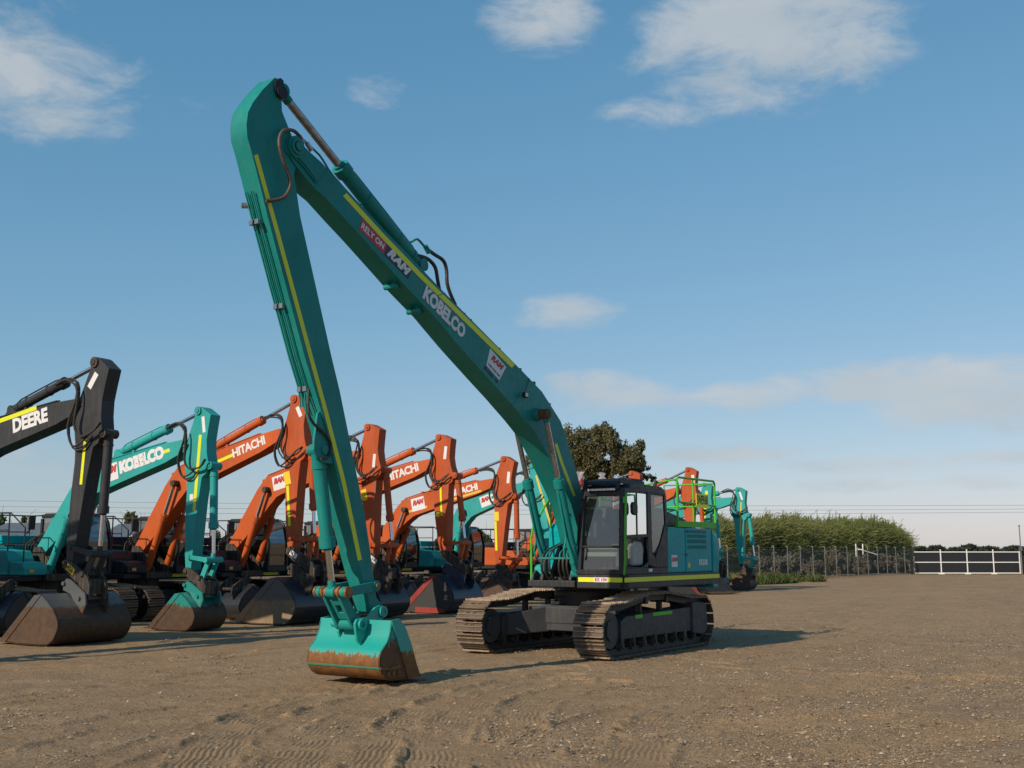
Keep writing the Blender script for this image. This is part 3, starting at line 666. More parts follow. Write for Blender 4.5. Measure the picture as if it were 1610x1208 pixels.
m = MB(); decal(m, strip_px([(542, 306), (600, 369.5), (660, 432), (735, 505.5), (807, 576)], 7.2)); m.build('safety_stripe', M['yellow'], boom)
m = MB(); decal(m, strip_px([(874, 698), (883, 727), (903, 780)], 4.5)); m.build('safety_stripe', M['yellow'], boom)
def boom_text(body, a, b, hgt_px, mat, bold, shear=0, width=1, out=.008, par=None):
    mid = ((a[0] + b[0]) / 2, (a[1] + b[1]) / 2); s_ = bhw(mid) + out
    A = FM.on(s_, *a); B = FM.on(s_, *b); L = math.hypot(B[0] - A[0], B[1] - A[1])
    C_ = ((A[0] + B[0]) / 2, (A[1] + B[1]) / 2)
    ang = math.atan2(B[1] - A[1], -(B[0] - A[0]))
    up = FM.on(s_, mid[0] + hgt_px * .29, mid[1] - hgt_px * .957); hh = math.hypot(up[0] - C_[0], up[1] - C_[1])
    o = text('lettering', body, mat, par or boom, C_[0], C_[1], s_, -ang if False else 0, 1.0, 1, bold, width, shear, ext=.001)
    bb = [Vector(v) for v in o.bound_box]; wx = max(v.x for v in bb) - min(v.x for v in bb); wy = max(v.y for v in bb) - min(v.y for v in bb)
    X = Vector((B[0] - A[0], 0, B[1] - A[1])).normalized(); Z = Vector((0, 1, 0)); Y = Z.cross(X)
    mt = Matrix((X * (L / wx), Y * (hh / wy), Z)).transposed().to_4x4(); mt.translation = Vector((C_[0], s_ , C_[1])); o.matrix_local = mt
    # follow the taper of the boom side: the plane s = .275 - (u - 1.9) * .0122 + out
    for v in o.data.vertices:
        p = mt @ v.co; v.co.z += (.222 - (p.x - 2.5) * .006 + out) - s_
    return o
m = MB(); decal(m, [(569.8, 344), (608.6, 383.7), (603.6, 399.6), (563.8, 359.9)], .004); m.build('red_panel', M['red'], boom)
m = MB(); decal(m, [(608.8, 383.9), (647.3, 425.5), (641.9, 439.4), (603.8, 399.8)], .004); m.build('navy_panel', M['navy'], boom)
boom_text('RELY ON', (568.8, 354.6), (603.4, 389), 9.2, M['white'], .03)
boom_text('RAM', (608.2, 392.5), (642.5, 429.6), 14, M['white'], .06, .35)
boom_text('KOBELCO', (667, 459), (730, 525), 21, M['white'], .055)
m = MB(); decal(m, [(770.6, 547.5), (795.9, 577.3), (785, 598), (764.6, 574.8)], .004); m.build('white_panel', M['white'], boom)
boom_text('RAM', (772, 560), (790.5, 579.5), 9, M['red'], .06, .35)
boom_text('1300 RAM 000', (768, 572), (785.5, 592), 3, M['navy'], .01)
boom_text('SK350 10', (761.5, 577), (783, 601.5), 5, M['navy'], .02)
# work light on the boom with its cable
wlp = FM.on(.30, 825, 621.5)
m = MB(); m.box(wlp[0] - .05, wlp[0] + .06, .275, .35, wlp[1] - .05, wlp[1] + .05); wlo = m.build('work_light', M['black'], boom, .008)
m = MB()
for q in (-.033, .012):
    for z in (-.03, .006): m.box(wlp[0] + q, wlp[0] + q + .035, .35, .354, wlp[1] + z, wlp[1] + z + .03)
m.build('lamp_lens', M['lightlens'], wlo)
c1 = FM.on(.29, 832, 596); m = MB(); m.tube([(wlp[0], .29, wlp[1] + .05), (wlp[0] - .04, .30, wlp[1] + .12), (c1[0], .285, c1[1])], .008, 6, 3); m.build('lamp_cable', M['black'], boom)
for q in (((514.6, 265.7), (493.7, 295.5)), ((700, 461), (660, 474)), ((832, 595), (806, 637)), ((886, 675), (850, 694))):
    A_, B_ = [FM.on(bhw(p), *p) for p in q]; d_ = (B_[0] - A_[0], B_[1] - A_[1]); l_ = math.hypot(*d_); ox, oz = -d_[1] / l_ * .007, d_[0] / l_ * .007; hA, hB = bhw(q[0]), bhw(q[1])
    m = MB(); vs = []
    for e_ in (.0, .005): vs += [(A_[0] + ox, hA + e_, A_[1] + oz), (A_[0] - ox, hA + e_, A_[1] - oz), (B_[0] - ox, hB + e_, B_[1] - oz), (B_[0] + ox, hB + e_, B_[1] + oz)]
    m.add(vs, [(4, 5, 6, 7), (0, 1, 5, 4), (1, 2, 6, 5), (2, 3, 7, 6), (3, 0, 4, 7)]); m.build('weld_seam', M['teal'], boom)
for pts_ in (((459, 243), (478, 262), (497, 287)), ((462, 240), (481, 260), (499, 286))):
    m = MB(); m.tube([(FM.on(.205, *p)[0], .205, FM.on(.205, *p)[1]) for p in pts_], .012, 6, 3); m.build('reinforcing_rib', M['teal'], boom)
# underside eyes
for (x, y) in ((617, 456), (653, 495)):
    p = FM.on(0, x - 3, y - 5); m = MB(); d_ = .12
    q = FM.on(0, x + 8, y - 14)
    for s_ in (-.07, .07): m.prism([(q[0] + .12, q[1] + .09), (q[0] - .12, q[1] - .08), (p[0] - .05, p[1] - .04), (p[0] + .04, p[1])], s_ - .015, s_ + .015)
    m.cyl((p[0], -.12, p[1]), (p[0], .12, p[1]), .045, 12); m.build('lifting_eye', M['teal'], boom)
# pipes along the top of the boom
pp = MB(); rootp = None
for k, (s_, dz) in enumerate(((.12, .03), (.05, .035), (-.06, .035))):
    pts = [FM.on(.22, *p) for p in ((580, 336), (638, 395), (689, 449.5), (735, 496), (777.5, 539), (823, 584.5), (852, 614), (868, 639), (882, 661), (890, 686), (904, 730), (914, 768))]
    pp.tube([(p[0], s_, p[1] + dz) for p in pts], .018, 6, 2)
for p in ((735, 497), (745, 507), (790, 552), (823, 584), (845, 605), (869, 639)):
    q = FM.on(.22, *p); pp.box(q[0] - .03, q[0] + .03, -.10, .16, q[1] - .03, q[1] + .065)
pp.build('hydraulic_pipes', M['cab_dark'], boom)
# hose group where the pipes leave the arm cylinder
hs = MB()
for dx, s_ in ((0, .10), (13, .0)):
    pts = [(657 + dx, 402), (672 + dx, 407), (684 + dx * .8, 420), (688 + dx * .9, 440), (692 + dx * .8, 460), (700, 476)] if dx == 0 else [(673, 393), (684, 401), (697, 410), (702, 425), (703, 445), (708, 462), (716, 480)]
    hs.tube([(*[FM.on(s_, *p)[0]], s_, FM.on(s_, *p)[1]) for p in pts], .032, 8, 3)
hs.build('hose', M['hose'], boom)
hs = MB(); pts = [(640, 383), (648, 380), (656, 376), (664, 384), (674, 395)]
hs.tube([(FM.on(0, *p)[0], 0, FM.on(0, *p)[1]) for p in pts], .02, 8, 2); q = FM.on(0, 671, 392); hs.cyl((q[0] + .05, 0, q[1] + .05), (q[0] - .06, 0, q[1] - .05), .045, 10); hs.build('hydraulic_pipe', M['teal'], boom)

# ---- arm
arm_px = [(431.9, 122.4), (412.9, 141.4), (397.6, 161.4), (390, 176.7), (387.5, 195.7), (389, 216.7), (395.7, 239.5), (412.9, 308), (420.5, 340), (478.8, 560), (513.7, 675), (544.5, 808), (563, 882), (579, 938), (583, 962),
          (602, 966), (604, 955), (592, 940), (590.6, 931), (581.4, 861.7), (573.3, 808), (534.3, 615.4), (521, 560), (471.9, 340), (466.2, 300.5), (462.4, 275), (468, 245), (462, 222), (453.8, 201.4), (443.3, 174.8), (442.5, 150), (444.5, 136), (440, 125)]
AW = .16
ap = face(AW, arm_px); am = MB(); am.prism(ap, -AW, AW); arm = am.build('arm', M['teal'], main, smooth=True)
def arm_decal(px, out=.004): return [FM.on(AW + out, *p) for p in px]
m = MB(); pl = arm_decal(strip_px([(402.5, 243.5), (420, 307), (437, 368), (484.5, 545), (512, 646), (540, 756), (566, 881)], 6.2)); m.prism(pl, AW + .001, AW + .004); m.build('safety_stripe', M['yellow'], arm)
topP = FM.on(AW, 441, 146); m = MB(); m.cyl((topP[0], -AW - .05, topP[1]), (topP[0], AW + .05, topP[1]), .10, 20); m.prism([FM.on(AW + .03, *p) for p in ((433, 128), (441, 122.5), (446, 127), (446.5, 143), (443, 152), (437, 152), (434, 143))], AW, AW + .03)
m.build('arm_top_pin', M['cab_dark'], arm)
# pipes on the front (upper) face of the arm
ap_ = MB()
for k, s_ in enumerate((-.11, -.07, .0, .04)):
    pts = [FM.on(AW, *p) for p in ((410, 300), (420.5, 340), (449, 450), (478.8, 560), (494, 611), (497, 640 + (k > 1) * 12))]
    ap_.tube([(p[0] + .035, s_, p[1] + .01) for p in pts], .013, 6, 1)
ap_.build('hydraulic_pipes', M['teal'], arm)
for (x, y) in ((419, 347), (457, 480), (494, 611)):
    q = FM.on(AW, x, y)
    for s_ in (-.09, .02): cl = MB(); cl.box(q[0] + .01, q[0] + .06, s_ - .035, s_ + .035, q[1] - .035, q[1] + .035); cl.build('pipe_clamp', M['rodbrown'], arm)
q = FM.on(-AW, 390, 324); cl = MB(); cl.cyl((q[0] + .06, -.22, q[1]), (q[0] + .0, -.14, q[1]), .04, 10); cl.build('pipe_fitting', M['rodbrown'], arm)
# loop hose at the boom tip
hp_ = [(418, 316.5, .20), (432, 315, .24), (445, 311, .27), (453, 302, .28), (456.5, 290, .28), (454, 275, .28), (447, 258, .28), (440.5, 236, .28), (439, 222, .27), (442.5, 209, .26), (450, 204.5, .25), (462, 206, .22), (470.5, 214, .2), (474, 220, .2)]
m = MB(); m.tube([(FM.on(s_, x, y)[0], s_, FM.on(s_, x, y)[1]) for x, y, s_ in hp_], .027, 10, 3); m.build('hose', M['hosebrown'], arm)
m = MB(); pts = [(474, 220), (485, 231), (502, 247), (512, 262), (523, 279), (560, 320), (600, 362)]
m.tube([(FM.on(.16, *p)[0], .16, FM.on(.16, *p)[1] + .03) for p in pts], .016, 8, 2); m.build('hydraulic_pipe', M['teal'], boom)
m = MB()
for (x, y) in ((474, 220), (486, 231)): q = FM.on(.19, x, y); m.cyl((q[0] + .05, .19, q[1] + .04), (q[0] - .05, .19, q[1] - .04), .035, 10)
m.build('hose_coupling', M['rodbrown'], boom)
# arm cylinder on top of boom
Eb = FM.on(0, 441, 144); Kb = FM.on(0, 533, 268); Bb = FM.on(0, 658, 418)
ram(main, 'arm_cylinder', Bb, Eb, math.hypot(Kb[0] - Bb[0], Kb[1] - Bb[1]) / math.hypot(Eb[0] - Bb[0], Eb[1] - Bb[1]), .115, .062, M['teal'], M['rodbrown'], 0, pipe=True)
# boom cylinders
for s_, pe, pk, pb in ((.43, (857, 651), (880, 755), (907, 902)), (-.43, (808, 657), (831.5, 756), (861, 904))):
    e_ = FM.on(s_, *pe); k_ = FM.on(s_, *pk); b_ = FM.on(s_, *pb)
    b_ = (b_[0], max(b_[1], 1.46))
    ram(main, 'boom_cylinder', b_, e_, math.hypot(k_[0] - b_[0], k_[1] - b_[1]) / math.hypot(e_[0] - b_[0], e_[1] - b_[1]), .086, .050, M['teal'], M['rodbrown'], s_, pipe=False)
    m = MB(); m.cyl((e_[0], .225 * (1 if s_ > 0 else -1), e_[1]), (e_[0], .33 * (1 if s_ > 0 else -1), e_[1]), .125, 18, .105); m.build('pin_boss', M['teal'], boom, smooth=True); m = MB(); m.cyl((e_[0], .33 * (1 if s_ > 0 else -1), e_[1]), (e_[0], .51 * (1 if s_ > 0 else -1), e_[1]), .095, 18); m.build('cylinder_pin', paint('rusty_pin', (.09, .045, .03), .5, .6), boom, smooth=True)
    pm = MB(); d = Vector((k_[0] - b_[0], 0, k_[1] - b_[1])); dn = d.normalized(); nn = Vector((dn.z, 0, -dn.x)); B3 = Vector((b_[0], s_, b_[1]))
    pm.tube([B3 + d * .97 + nn * .09, B3 + d * .9 + nn * .13, B3 + d * .5 + nn * .14, B3 + d * .40 + nn * .17, B3 + d * .32 + nn * .30, B3 + d * .22 + nn * .30], .019, 8, 3)
    for q in (.30, .62): pm.cyl(B3 + d * q - dn * .02, B3 + d * q + dn * .02, .098, 16)
    pm.build('cylinder_pipe', M['teal'], main)
for k, s_ in enumerate((-.30, -.22, -.13, .10, .18, .27)):
    q_ = random.uniform(-.03, .03); m = MB()
    m.tube([(1.40, s_, 1.80), (1.42, s_ + q_ * .3, 1.70), (1.39 + q_ * .5, s_ + q_, 1.56), (1.30, s_ + q_, 1.45), (1.22, s_, 1.38)], .024, 8, 3); m.build('hose', M['hose'], main, smooth=True)
    m = MB(); m.tube([(1.40, s_, 1.80), (1.36, s_ * .9, 1.90), (1.20, s_ * .8, 2.0 + q_), (.95, s_ * .6, 2.08)], .018, 8, 3); m.build('hydraulic_pipe', M['teal'] if k % 2 else M['hose'], main, smooth=True)
m = MB(); m.cyl((1.40, -.38, 1.80), (1.40, .38, 1.80), .022, 8); m.build('cross_tube', M['teal'], main)
m = MB()
for s_ in (-.36, .36): m.prism([(.10, 1.38), (.20, 1.95), (.34, 2.12), (.58, 2.12), (.70, 1.95), (.98, 1.45), (1.0, 1.38)], s_ - .04, s_ + .04)
for s_ in (-.54, -.32, .32, .54): m.prism([(1.08, 1.38), (1.12, 1.50), (1.24, 1.57), (1.36, 1.50), (1.40, 1.38)], s_ - .025, s_ + .025)
m.build('boom_foot_bracket', M['frame_grey'], main, .01)

# bucket cylinder, linkage and bucket
be = FM.on(0, 523, 931); bk = FM.on(0, 517.5, 858); bb = FM.on(0, 499, 708)
d = Vector((be[0] - bb[0], be[1] - bb[1]))
ram(main, 'bucket_cylinder', bb, be, math.hypot(bk[0] - bb[0], bk[1] - bb[1]) / d.length, .100, .052, M['teal'], M['chrome'], 0, pipe=False)
m = MB()
for s_ in (-.12, .12):
    m.prism([FM.on(s_, *p) for p in ((493, 690), (498, 650), (508, 640), (520, 668), (530, 712), (524, 730), (506, 728), (497, 722), (492, 708))], s_ - .02, s_ + .02)
m.cyl((bb[0], -.16, bb[1]), (bb[0], .16, bb[1]), .07, 16); m.build('cylinder_bracket', M['teal'], arm, .004)
m = MB()
for k, (pts) in enumerate((((487, 640), (490, 665), (500, 690), (503, 712), (498, 726)), ((489, 612), (489, 650), (498, 668), (516, 684), (524, 700), (521, 718), (508, 722)))):
    s_ = (-.16, .17)[k]; m.tube([(FM.on(s_, *p)[0] + .05, s_, FM.on(s_, *p)[1]) for p in pts], .022, 8, 3)
m.build('hose', M['hose'], arm)
ip = FM.on(.22, 589, 921.5); jp = FM.on(.24, 541, 934); jc = (be[0], be[1]); bp = FM.on(.26, 568, 982); ep = FM.on(.26, 601, 962)
lk = MB()
for s_ in (-.24, .24):
    lk.prism([(ip[0] - .02, ip[1] + .075), (ip[0] - .02, ip[1] - .075), (jc[0], jc[1] - .065), (jc[0], jc[1] + .065)], s_ - .022, s_ + .022)
    for q in (ip, jc): lk.cyl((q[0], s_ - .035, q[1]), (q[0], s_ + .035, q[1]), .08, 20)
lk.build('idler_link', M['teal'], main, .004)
jt = MB(); jt.cyl((jc[0], -.32, jc[1]), (jc[0], .32, jc[1]), .055, 16)
for s_ in (-.30, .30, -.16, .15): jt.cyl((jc[0], s_ - .018, jc[1]), (jc[0], s_ + .018, jc[1]), .085, 18)
jt.cyl((jc[0], -.29, jc[1]), (jc[0], .29, jc[1]), .066, 16)
jt.cyl((ip[0], -.30, ip[1]), (ip[0], .30, ip[1]), .04, 14); jt.build('link_pin', flat('rusty_pin_steel', (.22, .10, .035), .6, .3, .5), main, smooth=True)
hl = MB(); dx, dz = bp[0] - jc[0], bp[1] - jc[1]; L = math.hypot(dx, dz); nx, nz = -dz / L * .09, dx / L * .09
for s_ in (-.145, .145):
    hl.prism([(jc[0] + nx * .8, jc[1] + nz * .8), (jc[0] - nx * .8, jc[1] - nz * .8), (bp[0] - nx, bp[1] - nz), (bp[0] + nx, bp[1] + nz)], s_ - .025, s_ + .025)
hl.prism([lerp2(jc, bp, .22), lerp2(jc, bp, .82), (lerp2(jc, bp, .82)[0] + nx * .3, lerp2(jc, bp, .82)[1] + nz * .3), (lerp2(jc, bp, .22)[0] + nx * .3, lerp2(jc, bp, .22)[1] + nz * .3)], -.12, -.05)
hl.prism([lerp2(jc, bp, .22), lerp2(jc, bp, .82), (lerp2(jc, bp, .82)[0] + nx * .3, lerp2(jc, bp, .82)[1] + nz * .3), (lerp2(jc, bp, .22)[0] + nx * .3, lerp2(jc, bp, .22)[1] + nz * .3)], .05, .12)
for a, b in ((.22, .38), (.62, .82)):
    A, B = lerp2(jc, bp, a), lerp2(jc, bp, b); hl.prism([A, B, (B[0] + nx * .3, B[1] + nz * .3), (A[0] + nx * .3, A[1] + nz * .3)], -.06, .06)
hl.cyl((bp[0], -.2, bp[1]), (bp[0], .2, bp[1]), .085, 18); hl.build('bucket_link', M['teal'], main, .004)
BW = .70
prof_px = [(616.3, 976), (612.9, 998), (607.5, 1012), (599.5, 1025), (596.6, 1037), (596.8, 1050), (602.7, 1063), (614.6, 1070), (640, 1067), (662, 1063)]
prof = face(BW, prof_px)
def spline(P, k=3):
    Q = []
    for i in range(len(P) - 1):
        p0, p1, p2, p3 = P[max(i - 1, 0)], P[i], P[i + 1], P[min(i + 2, len(P) - 1)]
        for j in range(k):
            t = j / k; Q.append(tuple(.5 * (2 * b + (c - a) * t + (2 * a - 5 * b + 4 * c - d) * t * t + (3 * b - a - 3 * c + d) * t ** 3) for a, b, c, d in zip(p0, p1, p2, p3)))
    return Q + [P[-1]]
prof = spline(prof, 4)
prof = [(u, max(w_, .012)) for u, w_ in prof]
side = prof + [FM.on(BW, *p) for p in ((656, 1046), (647, 1012), (637, 984), (628, 973))]
side = [(u, max(w_, .012)) for u, w_ in side]
bk_ = MB(); bk_.strip(prof, -.03 if True else .03, -BW, BW)
bkt = bk_.build('bucket', M['bucket_teal'], main, smooth=True)
rsp = mk_rustbucket('rusty_side_plate', (.012, .25, .22), .62, .5, (.13, .06, .022), (.07, .032, .015))
for s_ in (-BW, BW - .025): sp_ = MB(); sp_.prism(side, s_, s_ + .025); sp_.build('side_plate', rsp, bkt, .004)
se = MB(); e1 = [FM.on(BW + .03, *p) for p in ((617, 976), (628, 973), (637, 984), (647, 1012), (656, 1046), (661, 1064), (643, 1066))]
se.prism([(a, max(b, .01)) for a, b in e1], BW + .002, BW + .022); e2 = [FM.on(BW + .03, *p) for p in ((600, 1050), (615, 1050), (630, 1045), (635, 1049), (616, 1054), (600, 1054))]
se.prism(e2, BW + .002, BW + .015)
for q in ((612, 1060), (620, 1059), (628, 1058)): c_ = FM.on(BW + .03, *q); se.cyl((c_[0], BW, c_[1]), (c_[0], BW + .03, c_[1]), .035, 10)
se.build('side_cutter', M['bucket_teal'], bkt)
lpx = prof[-1]; bl = MB(); bl.box(lpx[0] - .10, lpx[0] + .12, -BW - .02, BW + .04, .004, .035); bl.build('cutting_edge', mk_rustbucket('rusty_edge', (.1, .05, .02), 2, .3), bkt)
wr = MB(); A, B = prof[20], prof[21]; wr.prism([(A[0] + .002, A[1]), (A[0] + .012, A[1] - .003), (B[0] + .012, A[1] - .028), (B[0] - .004, A[1] - .03)], -BW, BW); wr.build('weld_strip', paint('worn_weld_paint', (.03, .25, .20), .8, .5, .9), bkt)
br = MB()
for s_ in (-.24, .24):
    q = [FM.on(s_, *p) for p in (((557, 981), (560, 974), (567, 971.7), (577, 970), (589, 955), (596, 952), (603, 956), (606, 964), (600, 974), (583, 977), (576, 990), (573, 1002), (564, 1013), (560, 1005.6), (558, 992)) if s_ > 0 else ((565, 942), (573, 940), (578, 948), (573, 960), (560, 975), (554, 985), (548, 1008), (535, 1010), (531, 993), (533, 978), (538, 966), (550, 965)))]
    br.prism(q, s_ - .02, s_ + .02)
for q in (bp, ep): br.cyl((q[0], -.30, q[1]), (q[0], .30, q[1]), .055, 16); br.cyl((q[0], .26, q[1]), (q[0], .30, q[1]), .085, 16)
bt = FM.on(.2, 540, 1013); br.build('bucket_ear', M['bucket_teal'], bkt, .004)

# ================================================================== THE ROW OF EXCAVATORS BEHIND
H0 = -30.0
def sim(a0, b0, a1, b1):                          # similarity taking a0->a1, b0->b1 in the (u, w) plane
    z0 = complex(*b0) - complex(*a0); z1 = complex(*b1) - complex(*a1); k = z1 / z0
    return lambda p: ((lambda z: (z.real, z.imag))(complex(*a1) + k * (complex(*p) - complex(*a0)))), abs(k)
# arm outline drawn once, from the fourth orange machine in view
g3 = ground(703, 963); F3 = Frame(g3[0], g3[1], H0)
T3 = lambda *p: F3.on(-.17, *p)
ARM_TOP, ARM_BOT = T3(689.5, 687.7), T3(697, 870.5)
ARM_OUT = [T3(*p) for p in ((686, 688), (687.5, 684.5), (691, 682.8), (695, 683.5), (709, 690), (707.5, 705), (706.5, 719), (708.5, 733), (713, 747), (711, 757), (705.5, 762), (704.5, 790), (703.5, 830), (702.5, 868), (700, 874), (694, 874),
                            (688.5, 850), (684, 815), (681.5, 779), (680, 764), (675.5, 748), (675, 728), (679, 716), (684, 698))]
LUG, IDL, JNT, CYLK = T3(714.5, 747.5), T3(699, 853.7), T3(727, 854), T3(721, 817)
BPIN = T3(717, 893); TPIN = T3(676.4, 729.5)
# bucket and hitch, drawn once from the nearest machine
g1 = ground(118, 1011); F1 = Frame(g1[0], g1[1], H0)
D_BOT = F1.on(-.2, 107.4, 889.6)
def fl(p): return (p[0], max(p[1], .012))
BK_OUT = [fl(F1.on(-.95, *p)) for p in ((1, 1008), (27, 1016), (65, 1018.5), (80, 1012), (90, 997), (93, 981), (87, 961), (76, 944), (67, 934), (57, 936))]
BK_OUT = [BK_OUT[0]] + [fl(p) for p in spline(BK_OUT[1:-2], 3)] + BK_OUT[-2:]
EAR = [F1.on(-.36, *p) for p in ((98, 928), (100, 915), (104, 910), (110, 912), (124, 925), (133, 934), (134, 950), (129, 965), (121, 957), (110, 934))]
HITCH = [F1.on(-.24, *p) for p in ((101, 893), (102, 884), (107, 881), (115, 885), (128, 897), (139, 908), (143, 922), (140, 944), (134, 936), (124, 917), (110, 905))]
HP1, HP2 = F1.on(-.3, 104, 917.5), F1.on(-.3, 127.5, 941)

def slim(p, wf):                                  # narrow or widen a template point across the arm's axis
    ax = (ARM_BOT[0] - ARM_TOP[0], ARM_BOT[1] - ARM_TOP[1]); l = math.hypot(*ax); ax = (ax[0] / l, ax[1] / l)
    d = (p[0] - ARM_TOP[0], p[1] - ARM_TOP[1]); al = d[0] * ax[0] + d[1] * ax[1]; pe = d[0] * -ax[1] + d[1] * ax[0]
    q = al / l; e = (1 + wf) / 2 if q < .36 else wf if q > .50 else (1 + wf) / 2 + (wf - 1) / 2 * (q - .36) / .14
    return (ARM_TOP[0] + ax[0] * al - ax[1] * pe * e, ARM_TOP[1] + ax[1] * al + ax[0] * pe * e)
def hyd_hoses(par, T, top, sc, n=4, side=-.2, seed=0):
    rr = random.Random(seed); m = MB()
    for k in range(n):
        o = rr.uniform(-.06, .06); s_ = side - .03 - .035 * k
        pts = [(-.55, .42), (-.22, .50 + o), (.05, .42), (.06 - o, .10), (-.12, -.35 + o), (.02, -.72 + o), (.28, -.78 + .12 * k), (.45, -.62 + .1 * k)] if k < 2 else \
              [(-.45, .40), (-.15, .46 + o), (.12, .32), (.16, .0), (.10 + o, -.35), (.30, -.58 + o), (.62, -.48 - o), (.78, -.35)]
        m.tube([(T[0] + a * sc, s_, T[1] + b * sc) for a, b in pts], .024, 6, 3)
    return m.build('hoses', M['hose'], par, smooth=True)

def bucket_mesh(par, of, sc, mat, width, sidemat=None, s0=0, name='bucket', teeth=False):
    out = [of(p) for p in BK_OUT]; hw_ = width / 2
    b = MB(); b.strip(out[::1], .03, s0 - hw_, s0 + hw_); bo = b.build(name, mat, par, smooth=True)
    for sgn in (-1, 1):
        p = MB(); a = s0 + sgn * hw_ - (.02 if sgn > 0 else 0)
        p.prism(out, a, a + .02)
        # stiffening bar along the side plate front edge
        A, B = out[0], out[-1]; C_ = (A[0] + (B[0] - A[0]) * 0 + .22 * sc, A[1] + .0); D = (B[0] + .2 * sc, B[1] + .01)
        p.build('side_plate', sidemat or mat, bo)
        p = MB(); p.prism([A, C_, D, B], (a - .016 if sgn < 0 else a + .02), (a if sgn < 0 else a + .036)); p.build('side_cutter', M['dirtred'] if sidemat is M['bucket_red'] else (sidemat or mat), bo)
        if sidemat is M['bucket_red'] and sgn < 0: p = MB(); p.prism([out[1], (out[1][0], out[1][1] + .16 * sc), (out[6][0] - .06, out[6][1] + .12), out[6], out[4], out[3]], a - .012, a); p.build('red_trim', M['dirtred'], bo)
    lip = MB(); lp = out[0]; lip.prism([(lp[0] - .12 * sc, lp[1] - .004), (lp[0] + .2 * sc, lp[1] - .01), (lp[0] + .2 * sc, lp[1] + .03), (lp[0] - .12 * sc, lp[1] + .02)], s0 - hw_ - .01, s0 + hw_ + .01)
    if teeth:
        for k in range(5):
            q = s0 - hw_ + .1 + k * (width - .2) / 4; lip.prism([(lp[0] - .3 * sc, lp[1] + .0), (lp[0] - .1 * sc, lp[1] - .01), (lp[0] - .1 * sc, lp[1] + .08)], q - .05, q + .05)
    lip.build('cutting_edge', sidemat or mat, bo)
    return bo
def ears(par, of, mat, s0=0, name='bucket_ear'):
    e = MB(); P_ = [of(p) for p in EAR]
    for s_ in (-.30, .30): e.prism(P_, s0 + s_ - .02, s0 + s_ + .02)
    for q in (HP1, HP2): c = of(q); e.cyl((c[0], s0 - .36, c[1]), (c[0], s0 + .36, c[1]), .045, 14)
    return e.build(name, mat, par)

